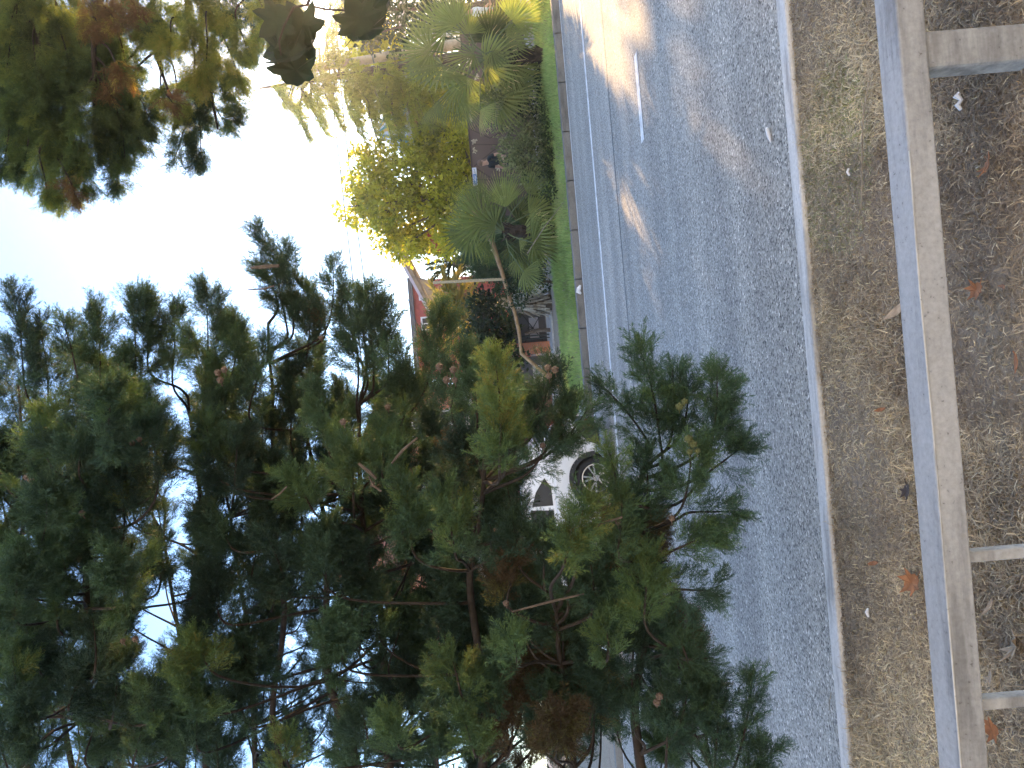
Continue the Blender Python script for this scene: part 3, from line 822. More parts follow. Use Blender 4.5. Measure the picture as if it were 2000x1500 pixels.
# ------------------------------------------------------------------ buildings behind
M_brickhouse = brick_mat('house_brick', (.50,.17,.085), (.42,.14,.07), (.42,.34,.28), 3.2)
M_stucco = concrete_mat('white_stucco', (.66,.62,.57), .1, 1.2)
M_redstucco = concrete_mat('red_stucco', (.45,.09,.07), .1, 1.2)
M_tan = concrete_mat('tan_soffit', (.40,.29,.18), .1, 2)
M_tile = simple('roof_tile', (.36,.13,.07), .85, .25, 8, bump=.5, bscale=30)
M_glass, _nt, _b, _L = new_mat('window_glass')
_b.inputs['Base Color'].default_value = (.02,.025,.03,1); _b.inputs['Roughness'].default_value = .06; _b.inputs['Specular IOR Level'].default_value = .25
M_whitepaint = simple('white_paint', (.74,.74,.74), .45, .04, 3)
def window(t, x0, x1, z0, z1, y, frame=M_whitepaint):
    w = .09
    b = MB(); b.box(x0, x0+w, y-.05, y+.02, z0, z1); b.box(x1-w, x1, y-.05, y+.02, z0, z1)
    b.box(x0+w, x1-w, y-.048, y+.02, z1-w, z1); b.box(x0+w, x1-w, y-.048, y+.02, z0, z0+w)
    b.box((x0+x1)/2-.03, (x0+x1)/2+.03, y-.045, y+.02, z0+w, z1-w)
    f = b.build('window', frame, t)
    b = MB(); b.box(x0+w, x1-w, y-.02, y-.004, z0+w, z1-w); b.build('pane', M_glass, f)
    b = MB(); b.box(x0-.06, x1+.06, y-.12, y+.02, z0-.08, z0-.002); b.build('sill', M_stucco, f)
def brick_house():
    x0, x1, y0, y1, zt = -10.5, .2, 31.0, 38.0, 6.6
    t = thing('brick_house', ((x0+x1)/2, (y0+y1)/2, .39), 'orange brick house with white windows and two chimneys behind the cypress', 'house')
    b = MB(); b.box(x0, x1, y0, y1, .3, zt); b.build('wall', M_brickhouse, t)
    b = MB(); b.box(x0-.1, x1+.1, y0-.06, y0-.004, 3.25, 3.6); b.box(x1+.004, x1+.06, y0, y1, 3.25, 3.6); b.build('string_course', M_stucco, t)
    b = MB()
    r0 = (y0+y1)/2
    b.add([(x0-.5,y0-.6,zt+.002),(x1+.5,y0-.6,zt+.002),(x1-2.0,r0,zt+1.9),(x0+2.5,r0,zt+1.9),(x0-.5,y1+.6,zt+.002),(x1+.5,y1+.6,zt+.002)],
          [(0,1,2,3),(5,4,3,2),(1,5,2),(4,0,3),(0,4,5,1)])
    rf = b.build('roof', M_tile, t)
    for cx, cw, ct in ((-7.4, .95, 9.7), (-2.3, .7, 9.0)):
        b = MB(); b.box(cx-cw/2, cx+cw/2, 33.0, 33.8, zt, ct); b.box(cx-cw/2-.08, cx+cw/2+.08, 32.92, 33.88, ct, ct+.2); b.build('chimney', M_brickhouse, rf)
    for wx in (-9.3, -6.9, -4.5, -2.1):
        window(t, wx, wx+1.3, 1.1, 2.7, y0-.004)
        window(t, wx, wx+1.3, 4.2, 5.8, y0-.004)
brick_house()
def red_wall():
    t = thing('brick_wall', (-3.5, 24.2, .39), 'dark red brick boundary wall seen above the white car through the branches', 'wall')
    b = MB(); b.box(-10, -.45, 24.1, 24.3, .3, 2.05); b.build('wall_body', M_redwall, t)
    b = MB(); b.box(-10, -.45, 24.06, 24.34, 2.05, 2.13); b.build('coping', M_pale, t, bevel=.01)
red_wall()
def red_house():
    Y = 44.0
    xr, xl = P(815, 548, Y)[0], P(830, 740, Y)[0]
    zt = P(800, 590, Y)[2]
    t = thing('red_house', ((xl+xr)/2, Y+3, .39), 'red house with white windows and dark eaves beyond the palms', 'house')
    b = MB(); b.box(xl, xr, Y, Y+6, .3, zt-.25); b.build('wall', M_redstucco, t)
    b = MB(); b.box(xl-.3, xr+.15, Y-.35, Y+6.3, zt-.25, zt); b.build('eaves', M_gate, t)
    for k in range(3):
        wx = xr - 1.15 - k*1.75
        window(t, wx, wx+.8, zt-1.35, zt-.55, Y-.004)
    window(t, xr-3.0, xr-1.8, zt-3.4, zt-2.2, Y-.004)
red_house()
def tan_house():
    Y = 34.0
    a, c = P(757, 452, Y), P(852, 628, Y)
    t = thing('gabled_pavilion', (a[0]+1, Y+2, .39), 'pale pavilion with a long sloping tan roof edge behind the yellow tree', 'building')
    b = MB()
    d = nrm(c - a); n_ = np.array((-d[2], 0, d[0])); n_ = n_ if n_[2] > 0 else -n_
    th = .16
    q = [a, c, c - n_*th, a - n_*th]
    b.prism([(v[0], v[2]) for v in q], Y-.5, Y+4.5); b.build('roof', M_tan, t, bevel=.01)
    b = MB(); q = [a + n_*.16 - d*.2, c + n_*.10, c + n_*.002, a + n_*.002 - d*.2]
    b.prism([(v[0], v[2]) for v in q], Y-.52, Y+4.5); b.build('roof_trim', simple('lilac_trim', (.62,.55,.62), .7, .05, 2), t)
    b = MB(); e = c - n_*(th+.002)
    b.add([(e[0]+.35,Y-.3,e[2]+.12),(e[0]+.75,Y-.3,e[2]+.32),(a[0]-1.4,Y-.3,.35),(a[0]-2.6,Y-.3,.35)], [(0,1,2,3)]) if False else None
    p0, p1 = a - n_*th + d*.3, a - n_*th + d*.5
    b.prism([(p0[0],p0[2]-.01),(p1[0],p1[2]-.01),(p1[0],.35),(p0[0],.35)], Y+.4, Y+4.2); b.build('end_post', M_tan, t)
    b = MB()
    f0, f1 = c + np.array((-.05,0,-.20)), P(872, 545, Y)
    q = [P(822,547,Y), P(850,600,Y), P(868,605,Y), P(845,553,Y)]
    b.prism([(v[0], v[2]) for v in q], Y-.9, Y-.52); b.build('bracket_board', M_tan, t)
    for x in (a[0]-.3, c[0]+.3):
        zt = a[2] + (c[2]-a[2])*(x-a[0])/(c[0]-a[0]) - .2
        b = MB(); b.box(x-.07, x+.07, Y-.2, Y-.06, .35, zt); b.build('post', M_tan, t)
    zz = [P(775,490,Y-1), P(788,560,Y-1), P(806,610,Y-1), P(820,650,Y-1), P(828,690,Y-1)]
    b = MB(); b.tube(zz, .018, 6); tag(b.build('hanging_cable', M_iron, origin=zz[0]), 'thin dark cable hanging in front of the sloping tan roof', 'cable')
tan_house()
M_teal = simple('teal_canvas', (.16,.36,.32), .7, .08, 2)
M_yelcanvas = simple('yellow_canvas', (.72,.48,.12), .7, .06, 2)
def kiosk():
    Y = 27.0
    p0, p1 = P(803, 292, Y), P(801, 205, Y)
    xl, xr, z = p0[0], 12.6, (p0[2]+p1[2])/2
    t = thing('tented_kiosk', ((xl+xr)/2, Y+1.5, .39), 'kiosk with white fascia and a teal yellow and white tented top behind the cedar', 'kiosk')
    b = MB(); b.box(xl, 24.0, Y, Y+.12, z-.10, z+.12); b.box(xl, xl+.12, Y+.12, Y+3.2, z-.10, z+.10); b.build('fascia', M_whitepaint, t)  # front run goes on unseen past the kiosk to cut a straight shadow
    b = MB(); b.box(xl+.12, xr, Y+.13, Y+3.2, z-.06, z+.06); b.build('ceiling', M_redstucco, t)
    b = MB(); b.box(xl+.3, xl+3.2, Y+1.9, Y+2.0, .35, z-.07); b.build('back_wall', M_hoard_line, t)
    for x in (xl+.1, xr-.2, 23.8):  # last post carries the added fascia run
        b = MB(); b.box(x, x+.1, Y+.02, Y+.11, .35, z-.1); b.build('post', M_whitepaint, t)
    ap = P(733, 262, Y+1.6)
    cs = [(xl,Y+.02,z+.1),(xl+3.6,Y+.02,z+.1),(xl+3.6,Y+3.2,z+.1),(xl,Y+3.2,z+.1)]
    nseg = 8
    for m_, k0, nm in ((M_teal, 0, 'canopy_teal'), (M_whitepaint, 1, 'canopy_white'), (M_yelcanvas, 2, 'canopy_yellow')):
        b = MB()
        for i in range(4):
            A, B_ = np.array(cs[i]), np.array(cs[(i+1) % 4])
            for k in range(nseg):
                if (k + i) % 3 != k0: continue
                u0, u1 = k/nseg, (k+1)/nseg
                e0, e1 = A + (B_-A)*u0, A + (B_-A)*u1
                m0, m1 = e0*.55 + ap*.45 - (0,0,.22), e1*.55 + ap*.45 - (0,0,.22)
                b.add([e0, e1, m1, m0, ap], [(0,1,2,3),(3,2,4)])
        b.build(nm, m_, t)
kiosk()
# red flowering spray / garland over the kiosk front
b = MB(); pts = [P(826, 274, 26), P(832, 264, 26), P(838, 256, 26)]
b.tube(pts, [.05,.07,.05], 6)
tag(b.build('red_pennant', M_redstucco, origin=pts[0]), 'small red pennant hanging between the yellow tree and the cedar', 'pennant')
b = MB(); pts = [P(832, 452, 25.2), P(845, 470, 25.2), P(853, 482, 25.2), P(868, 503, 25.2)]
b.tube(pts, [.05,.06,.06,.03], 6)
tag(b.build('red_pennant', M_redstucco, origin=pts[0]), 'long red pennant drooping at the edge of the yellow green tree above the spiky palm', 'pennant')

# ------------------------------------------------------------------ utility pole and cables
M_polec = concrete_mat('pole_concrete', (.55,.46,.33), .1, 5)
def pole():
    Y = 26.0
    top = P(609, 135, Y); low = P(780, 106, Y); d = low - top
    base = top + d*((top[2]-.35)/(top[2]-low[2]))
    t = thing('utility_pole', base, 'tall leaning concrete utility pole with insulators behind the large fan palm', 'utility pole')
    b = MB(); ps = [base + (top-base)*u for u in np.linspace(0, 1, 12)]
    b.tube(ps, list(np.linspace(.21, .125, 12)), 12); b.build('shaft', M_polec, t, smooth=True)
    b = MB()
    for u in (.50,.60,.70,.80,.88):
        c = base + (top-base)*u; r_ = .21 + (.125-.21)*u + .006
        b.tube([c, c + nrm(top-base)*.05], r_, 12)
    b.build('bands', M_metal, t)
    for (x, y) in ((628, 128), (654, 126)):
        c = P(x, y, Y)
        b = MB(); b.bar(c + np.array((-.55,-.16,0)), c + np.array((.55,-.16,0)), .07, .07); a_ = b.build('cross_arm', M_metal, t)
        for k in (-.5, -.2, .2, .5):
            b = MB(); q = c + np.array((k, -.16, .04))
            b.lathe([(0,0),(.03,0),(.05,.05),(.03,.07),(.05,.11),(.0,.14)], q, 'z', 10); b.build('insulator', M_stucco, a_, smooth=True)
pole()
M_wire = simple('black_cable', (.02,.02,.02), .6, .1, 5)
for lab, pp in (('upper of two thin black overhead cables crossing the bright sky', [(628,-90),(634,40),(643,130),(654,240),(672,400),(689,545),(712,760)]),
                ('lower of two thin black overhead cables crossing the bright sky', [(650,-90),(656,40),(662,130),(672,240),(691,400),(711,545),(738,760)])):
    pts = [P(x, y, 25.8) for x, y in pp]
    b = MB(); b.tube(pts, .021, 5)
    tag(b.build('overhead_cable', M_wire, origin=pts[2]), lab, 'cable')

# ------------------------------------------------------------------ leaning bare trunk with a rope
def leaning_trunk():
    Y = 18.6
    pp = [(911,381,.05),(916,393,.085),(928,415,.095),(944,433,.105),(952,445,.085),(965,485,.062),(978,525,.05),(986,550,.05),(996,585,.048),(1006,612,.045),(1014,650,.045),(1018,690,.045)]
    pts = [P(x, y, Y) for x, y, _ in pp]
    g0 = np.array((pts[-1][0]-1.0, Y, .36)); pts.append(g0)
    b = MB(); b.tube(pts, [r_ for *_, r_ in pp] + [.05], 10)
    tag(b.build('leaning_trunk', M_tanwood, smooth=True, origin=g0), 'bare bent tan trunk leaning over with a cut upper end', 'dead tree')
    a = P(985, 545, Y); top = P(846, 552, Y)
    b = MB()
    ps = [a + (top-a)*u for u in np.linspace(0, 1, 60)]
    for ph in (0, 2.1, 4.2):
        b.tube([p + np.array((math.cos(i*.9+ph), math.sin(i*.9+ph), 0))*.020 for i, p in enumerate(ps)], .019, 5)
    tag(b.build('braided_rope', simple('rope', (.42,.36,.24), .9, .15, 30), smooth=True, origin=a), 'pale braided rope hanging straight down to the bent trunk', 'rope')
leaning_trunk()

# ------------------------------------------------------------------ fan palms
def fan(c, d2, r_, g, tilt=.5, tint=.45, spanA=115, nseg=26, closed=1.0, drop=.25):
    """one fan leaf from its hub c; d2 = direction in the upright picture plane (right, up)"""
    d = nrm((d2[0], -.25 + g.normal()*.25, d2[1]))
    nv = nrm(np.array((g.normal()*tilt, -1, g.normal()*tilt + .15)))
    nv = nrm(nv - d*np.dot(nv, d)); s = np.cross(nv, d)
    Q, T = [], []
    for k in range(nseg):
        u = (k + .5)/nseg*2 - 1
        a = R(spanA)*u*closed
        dd = d*math.cos(a) + s*math.sin(a)
        L = r_*(1 - .22*abs(u)**2)*g.uniform(.90, 1.06)
        w = L*R(spanA)*closed/nseg*1.02
        sv = nrm(np.cross(dd, nv)); up = nv*(.30*w)*(1 if k % 2 else -1)
        cup = -nv*abs(u)*.10*r_
        p0 = c; p1 = c + dd*L*.58 + cup*.5; p2 = c + dd*L*.85 + cup + np.array((0,0,-drop*.10*L)); p3 = c + dd*L + cup*1.2 + np.array((0,0,-drop*.30*L*g.uniform(.3,1.6)))
        wm, wl = w*.52, w*.28
        Q += [[p0, p1+sv*wm*.98+up, p1+up*-.3, p0], [p0, p1+up*-.3, p1-sv*wm*.98+up, p0],
              [p1+sv*wm*.98+up, p2+sv*wl*.62, p2-sv*wl*.0, p1+up*-.3], [p1+up*-.3, p2, p2-sv*wl*.62, p1-sv*wm*.98+up],
              [p2+sv*wl*.55, p3+sv*.002, p3-sv*.002, p2-sv*wl*.55]]
        tv = tint + g.normal()*.04
        T += [tv, tv-.07, tv, tv-.07, tv + (g.uniform(.1,.5) if g.uniform() < .75 else 0)]
    return Q, T
def fan_palm(name, base, fans, label, hub, px, hub_px):
    t = thing(name, base, label, 'palm tree')
    g = np.random.default_rng(int(abs(base[0])*100))
    b = MB(); hubp = np.array(hub)
    pts = [np.array(base)*(1-u) + hubp*u for u in np.linspace(0, 1, 7)]
    b.tube(pts, [.15,.14,.15,.14,.15,.14,.10], 12)
    for k in range(70):
        u = g.uniform(0, .95); a = g.uniform(0, 6.28); q = np.array(base)*(1-u) + hubp*u
        o = np.array((math.cos(a), math.sin(a), 0)); b.bar(q + o*.11, q + o*.22 + np.array((0,0,.16)), .05, .02)
    b.build('trunk', M_bark, t)
    fans = list(fans)
    for k in range(8):
        a = g.uniform(0, 6.28); rr = g.uniform(15, 62)
        ph = (hub_px[0] + rr*math.cos(a)*.8, hub_px[1] + rr*math.sin(a))
        fans.append((ph[0], ph[1], math.cos(a), math.sin(a), g.uniform(48, 62), g.uniform(.0, .2), g.uniform(.6, .9)))
    for i_, (x, y, dx, dy, r_, tint, cl) in enumerate(fans):
        c = P(x, y, base[1] + (g.normal()*.25 if i_ < len(fans)-8 else g.uniform(.25, .7)))
        d2 = nrm((-dy, -dx, 0))[:2]     # picture down = world left, picture right = world down
        Q, T = fan(c, d2, r_*px*1.2, g, tint=tint, closed=cl)
        fr = quad_mesh('frond', np.array(Q), M_palm, np.clip(T, 0, 1), t)
        b = MB(); m = (c + hubp)/2 + np.array((0,-.05,.10)); b.tube([hubp, m, c, c + np.array((d2[0],0,d2[1]))*.04], [.020,.016,.013,.008], 6); b.build('petiole', M_dgpet, fr)
M_dgpet = simple('petiole_green', (.10,.14,.06), .6, .15, 8)
Yp = 17.2; px = Yp/FOC
hub = P(955, 112, Yp)
fan_palm('fan_palm', (hub[0]-.05, Yp, .25), [
 (945,126,1,.25,66,.62,.85),(998,128,1,.15,66,.40,.95),(917,66,-.1,-1,56,.50,.75),(978,58,.7,-.75,66,.50,.8),(990,78,1,-.1,52,.42,.8),
 (866,128,-.75,.45,80,.34,1.0),(872,62,-.8,-.55,74,.34,.95),(888,172,-.15,1,74,.45,.55),(858,196,-.45,.85,62,.30,.3),(968,192,.7,.7,66,.56,.8),
 (938,214,.35,.95,52,.80,.45),(912,150,-.3,.8,62,.40,.8),(893,48,-.6,-.8,56,.45,.7),(1000,40,.8,-.5,60,.58,.8),(960,100,.9,.4,50,.36,.8),(925,105,-.8,.1,60,.38,.9),(1000,172,.85,.5,56,.42,.8),
 (948,165,.1,1,52,.42,.9),(964,184,.55,.9,54,.42,.9),(842,100,-.9,.05,64,.36,.9),(905,196,.1,1,56,.42,.5)],
 'larger fan palm with broad green fans beside the leaning utility pole', hub, px, (950, 118))
Yp = 17.6; px = Yp/FOC
hub = P(985, 452, Yp)
fan_palm('fan_palm', (hub[0]-.1, Yp, .27), [
 (1033,418,1,-.1,58,.60,.75),(1013,462,.8,.6,72,.62,.65),(988,405,-.1,-1,62,.55,.5),(955,398,-.55,-.85,60,.34,.25),(945,432,-.75,-.5,64,.36,.9),
 (922,452,-.8,.35,64,.34,.95),(1015,500,.3,1,44,.52,.7),(1040,474,1,.15,58,.40,.9),(1030,378,.75,-.55,54,.48,.6),(952,468,-.1,.9,46,.38,.5),
 (1005,425,.5,-.6,46,.38,.7),(968,440,-.7,-.1,50,.32,.9),(1022,530,.6,.8,46,.44,.7),(935,410,-.8,-.7,58,.36,.4)],
 'smaller fan palm with split pale fans behind the bent bare trunk', hub, px, (990, 452))
b = MB(); b.tube([P(1030,495,16.9), P(1062,445,16.7), P(1100,396,16.5)], [.012,.010,.006], 5)
tag(b.build('dry_stalk', M_straw, origin=P(1030,495,16.9)), 'long thin dry stalk leaning across the smaller fan palm', 'stalk')

# ------------------------------------------------------------------ feather palm in the sun, dark spiky palm
def feather_palm(base, hub, tips, label, mat, tint, leaflet):
    t = thing('feather_palm', base, label, 'palm tree')
    b = MB(); b.tube([np.array(base), np.array(hub)], [.24,.20], 12); b.build('trunk', M_straw, t)
    for (tip, arch) in tips:
        tip = np.asarray(tip); h = np.asarray(hub); n = 34
        us = np.linspace(0, 1, n)
        ps = h + np.outer(us, tip-h) + np.outer(np.sin(us*math.pi)*arch, (0,0,1))
        b = MB(); b.tube(list(ps[::3]) + [ps[-1]], list(np.linspace(.022,.005,len(ps[::3])+1)), 5)
        fr = b.build('frond', M_dgpet, t)
        tg = np.gradient(ps, axis=0); tg /= np.linalg.norm(tg, axis=1, keepdims=True)
        sd = np.cross(tg, (0,0,1)); sd /= np.linalg.norm(sd, axis=1, keepdims=True)+1e-6
        P0, D, L, W, T = [], [], [], [], []
        for s_ in (-1, 1):
            for i in range(2, n):
                for q in range(2):
                    P0.append(ps[i]); D.append(tg[i]*.75 + s_*sd[i]*.75 + rng.normal(size=3)*.13 + np.array((0,0,.05))); L.append(leaflet*(.5+math.sin(us[i]*2.6)*.6)); W.append(.042); T.append(tint + rng.normal()*.18)
        quad_mesh('leaflets', twigs(np.array(P0), np.array(D), np.array(L), np.array(W), rng), mat, np.clip(T, 0, 1), fr)
Yd = 25.5
hb = P(905, 600, Yd)
feather_palm((hb[0], Yd, .39), hb, [(P(x, y, Yd + dy_), ar) for x, y, dy_, ar in ((845,560,.6,.2),(852,610,-.4,.2),(862,655,.4,.2),(890,690,-.5,.3),(930,680,.2,.3),(945,640,-.6,.3),(950,590,-.5,.35),(935,545,.3,.4),(900,525,-.3,.3),(868,535,-.6,.2),(915,660,-.9,.2),(880,640,-1.,.2),(860,590,-.8,.3),(875,690,.2,.2),(910,700,-.2,.3),(935,600,-1.2,.3),(940,665,.3,.3),(895,545,-.9,.3),(848,640,0,.2),(925,570,-1.,.3),(890,560,-1.1,.2))],
 'sunlit yellow feather palm beyond the bent trunk', M_date, .5, .55)
hb = P(885, 512, 26.5)
feather_palm((hb[0], 26.5, .39), hb, [(P(x, y, 26.5 + dy_), ar) for x, y, dy_, ar in ((838,520,.1,.05),(845,545,-.2,.05),(850,490,.2,.05),(865,570,-.3,.1),(900,470,.2,.1),(880,555,.4,.1),(905,555,-.4,.1),(868,478,-.3,.1),(915,520,-.5,.1))],
 'dark grey green spiky palm close beside the sunlit yellow feather palm', M_sage, .3, .34)
# skirt of dead fronds
Yk = 20.3; c = P(1030, 595, Yk)
t = thing('palm_stump', (c[0], Yk, .38), 'stump hung with a skirt of grey dry fronds beside the grey gate', 'stump')
b = MB(); b.tube([(c[0],Yk,.30),(c[0],Yk,1.25)], [.22,.16], 10); b.build('core', M_greybark, t)
b = MB()
for k in range(120):
    a = rng.uniform(0, 6.28); r_ = rng.uniform(.16, .30); z = rng.uniform(.75, 1.35)
    o = np.array((math.cos(a), math.sin(a), 0))
    p = np.array((c[0], Yk, z)); b.bar(p + o*r_*.6, p + o*(r_+rng.uniform(0,.14)) + np.array((rng.normal()*.06, 0, -rng.uniform(.3,.55))), .04, .008)
b.build('dry_fronds', M_straw, t)

# ------------------------------------------------------------------ broad-leaved trees, shrubs, cedar
def leafy_tree(name, base, blobs, leaf, dens, label, mat, tint, cat='tree', trunk=.12, tvar=.2, fill=.5, limbs=True):
    t = thing(name, base, label, cat)
    C_ = [b_[0] for b_ in blobs]; Rr = [b_[1] for b_ in blobs]
    ns = [max(40, int(dens*(np.mean(r_)**2)*4*math.pi/(leaf*leaf))) for r_ in Rr]
    q, tn = leaf_cloud(C_, Rr, ns, leaf, tint, tvar, fill)
    quad_mesh('crown', q, mat, tn, t)
    b = MB()
    top = np.mean(np.array(C_), 0)
    fork = np.array(base)*.55 + top*.45; fork[2] = base[2] + (top[2]-base[2])*.45
    b.tube([np.array(base), (np.array(base)+fork)/2 + np.array((.05,0,0)), fork], [trunk, trunk*.85, trunk*.7], 9)
    if limbs:
        for c in C_:
            c = np.asarray(c); m = (fork + c)/2 + np.array((0,0,-.1))
            b.tube([fork, m, c], [trunk*.5, trunk*.32, trunk*.12], 6, cap=False)
    b.build('trunk', M_greybark, t)
    return t
def blobs_px(lst, Y, dj=.8):
    out = []
    for (x, y, r_) in lst:
        Yc = Y + rng.normal()*dj
        out.append((P(x, y, Yc), np.array((1, .9, 1))*r_*Yc/FOC))
    return out
Yt = 24.6
leafy_tree('yellow_green_tree', (P(930,390,Yt)[0], Yt, .39), blobs_px([(720,350,38),(705,420,28),(700,300,18),(740,310,36),(760,400,52),(755,460,30),(800,330,52),(800,420,60),(790,480,36),(845,360,58),(850,440,60),(885,310,48),(880,400,55),(905,350,38),(885,470,34),(825,295,32),(690,360,18),(676,430,10),(900,270,30),(730,390,40),(668,405,10)], Yt), .09, 1.7,
 'round sunlit yellow green tree rising over the brown hoarding', M_yel, .55, trunk=.13, tvar=.22)
leafy_tree('yellow_shrub', (P(900,150,27)[0], 27.0, .39), blobs_px([(700,95,32),(730,120,38),(760,110,38),(800,140,42),(800,175,36),(845,165,44),(870,205,44),(700,60,26),(770,180,24),(905,230,26),(740,60,30),(890,150,40)], 27.0, .5), .09, 1.5,
 'bright yellow leaved tree behind the leaning utility pole', M_yel, .8, trunk=.1, tvar=.18)
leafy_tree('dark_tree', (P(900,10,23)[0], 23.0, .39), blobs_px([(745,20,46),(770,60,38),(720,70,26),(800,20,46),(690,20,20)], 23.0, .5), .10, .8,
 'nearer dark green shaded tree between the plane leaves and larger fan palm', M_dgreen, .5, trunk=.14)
leafy_tree('dark_tree', (P(860,40,40)[0], 40.0, .39), blobs_px([(840,40,46),(880,5,46),(900,60,36),(860,20,40),(815,10,40),(850,-20,40),(890,30,40),(835,70,30)], 40.0, .5), .15, .9,
 'farther dark green tree seen just above the large fan palm', M_dgreen, .5, trunk=.16)
leafy_tree('feathery_shrub', (P(1075,290,17.6)[0], 17.6, .27), blobs_px([(1035,235,30),(1015,260,26),(1005,290,28),(1030,300,36),(1045,270,34),(1060,250,26),(1040,330,36),(1060,315,30),(1055,350,28),(1010,325,22),(985,262,18),(965,248,12),(990,300,20),(1000,350,16),(985,205,26),(975,185,22),(960,188,24),(946,178,18),(1005,225,26)], 17.7, .3), .045, .7,
 'pale feathery shrub on the lawn in front of the brown hoarding', M_sage, .62, 'shrub', trunk=.04, limbs=False)
leafy_tree('dark_leafed_shrub', (P(1090,290,17.0)[0], 17.0, .24), blobs_px([(1072,225,16),(1072,255,18),(1075,285,20),(1076,320,20),(1080,350,18),(1074,375,14),(1066,200,14)], 17.0, .15), .045, .9,
 'low dark glossy shrub at the foot of the pale feathery shrub', M_dgreen, .75, 'shrub', trunk=.03, limbs=False)
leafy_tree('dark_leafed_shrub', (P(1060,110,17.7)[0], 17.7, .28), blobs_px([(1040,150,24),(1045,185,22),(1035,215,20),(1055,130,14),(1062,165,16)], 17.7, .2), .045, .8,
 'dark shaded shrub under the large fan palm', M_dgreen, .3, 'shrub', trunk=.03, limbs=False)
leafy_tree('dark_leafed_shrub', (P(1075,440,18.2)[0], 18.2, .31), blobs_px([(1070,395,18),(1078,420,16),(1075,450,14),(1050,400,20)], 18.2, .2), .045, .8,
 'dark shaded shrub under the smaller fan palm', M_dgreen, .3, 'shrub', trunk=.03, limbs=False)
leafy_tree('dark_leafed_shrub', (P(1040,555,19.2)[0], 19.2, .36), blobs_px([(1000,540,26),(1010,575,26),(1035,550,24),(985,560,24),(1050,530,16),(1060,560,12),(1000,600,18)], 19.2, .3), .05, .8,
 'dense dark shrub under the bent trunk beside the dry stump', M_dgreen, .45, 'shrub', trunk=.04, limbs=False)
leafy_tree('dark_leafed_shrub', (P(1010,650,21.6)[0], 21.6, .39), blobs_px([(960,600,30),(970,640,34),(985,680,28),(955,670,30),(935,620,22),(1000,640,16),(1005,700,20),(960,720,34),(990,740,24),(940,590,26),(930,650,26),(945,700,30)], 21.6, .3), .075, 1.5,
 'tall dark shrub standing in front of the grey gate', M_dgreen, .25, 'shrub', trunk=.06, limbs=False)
def thuja(base, top, r_, label, tint):
    t = thing('thuja', base, label, 'conifer')
    f = Foliage(); n = 420
    u = rng.uniform(0, 1, n); a = rng.uniform(0, 6.28, n); base_, top_ = np.array(base), np.array(top)
    rr = r_*(1-u)**.7*rng.uniform(.5, 1.0, n)
    pos = base_ + np.outer(u, top_-base_) + np.stack([np.cos(a)*rr, np.sin(a)*rr, np.zeros(n)], 1)
    d = np.stack([np.cos(a)*.5, np.sin(a)*.5, np.full(n, .9)], 1) + rng.normal(size=(n,3))*.2
    f.sprays(PROTO_LO, pos, d, rng.uniform(.3,.5,n), rng.uniform(0,6.28,n), tint + rng.normal(size=n)*.08)
    f.build('crown', M_cyp, t)
    b = MB(); b.tube([base_, top_*.9+base_*.1], [.09,.02], 8); b.build('trunk', M_greybark, t)
for (y, xt, r_, Y, lab) in ((455, 905, .42, 20.6, 'narrow green thuja directly behind the smaller fan palm'), (490, 915, .48, 21.0, 'broad dark thuja between the braided rope and the smaller fan palm'), (525, 940, .42, 21.3, 'short dark thuja in front of the yellow feather palm')):
    x_ = P(990, y, Y)[0]; thuja((x_, Y, .38), (x_, Y, P(xt, y, Y)[2]), r_, lab, .42)
def cedar():
    Y = 25.0
    base = np.array((11.2, Y+.8, .39)); top = np.array((10.6, Y+.8, 9.2))
    t = thing('deodar_cedar', base, 'tall cedar with drooping sunlit branches around the utility pole', 'conifer')
    b = MB(); b.tube([base, (base+top)/2, top], [.24,.17,.03], 10); b.build('trunk', M_greybark, t)
    f = Foliage(); lb = MB()
    L = [(548,172),(560,205),(585,236),(602,272),(628,232),(638,262),(655,215),(672,258),(690,232),(700,262),(715,282),(735,240),(742,290),(765,272),(790,250),(792,300),(815,285),(830,235),(850,262),(845,310),(600,190),(620,160),(650,160),(690,190),(720,200),(750,215),(570,120),(600,90),(640,60),(680,110),(640,110),(820,200),(860,230),(600,30),(660,10),(700,140),(770,150),(800,210),(560,60),(760,240),(780,200),(830,270)]
    for (x, y) in L:
        tip = P(x, y, Y + rng.uniform(-1.1, 1.2))
        zb = min(9.0, tip[2] + rng.uniform(.0, .35))
        st = base + (top-base)*((zb-base[2])/(top[2]-base[2]))
        out = nrm(tip - st); hang = np.array((0,0,.25))
        lb.tube([st, (st+tip)/2 + hang, tip], [.05,.03,.008], 5, cap=False)
        ln = np.linalg.norm(tip-st)
        n = int(34 + ln*34); u = rng.uniform(.05, 1, n)**.8
        pos = st + np.outer(u, tip-st) + np.outer(np.sin(u*math.pi), hang)
        side = np.cross(out, (0,0,1)); sg = rng.choice([-1,1], n)
        pos = pos + np.outer(sg*rng.uniform(0,.5,n)*(1-u*.8), side)
        d = out*.7 + np.outer(sg*.45, side) + np.array((0,0,-.7)) + rng.normal(size=(n,3))*.38
        f.sprays(PROTO_LO, pos, d, rng.uniform(.22,.62,n)*(1.1-.4*u), rng.uniform(0,6.28,n), .62 + rng.normal(size=n)*.22)
    lb.build('limbs', M_greybark, t)
    f.build('crown', M_ced, t)
cedar()
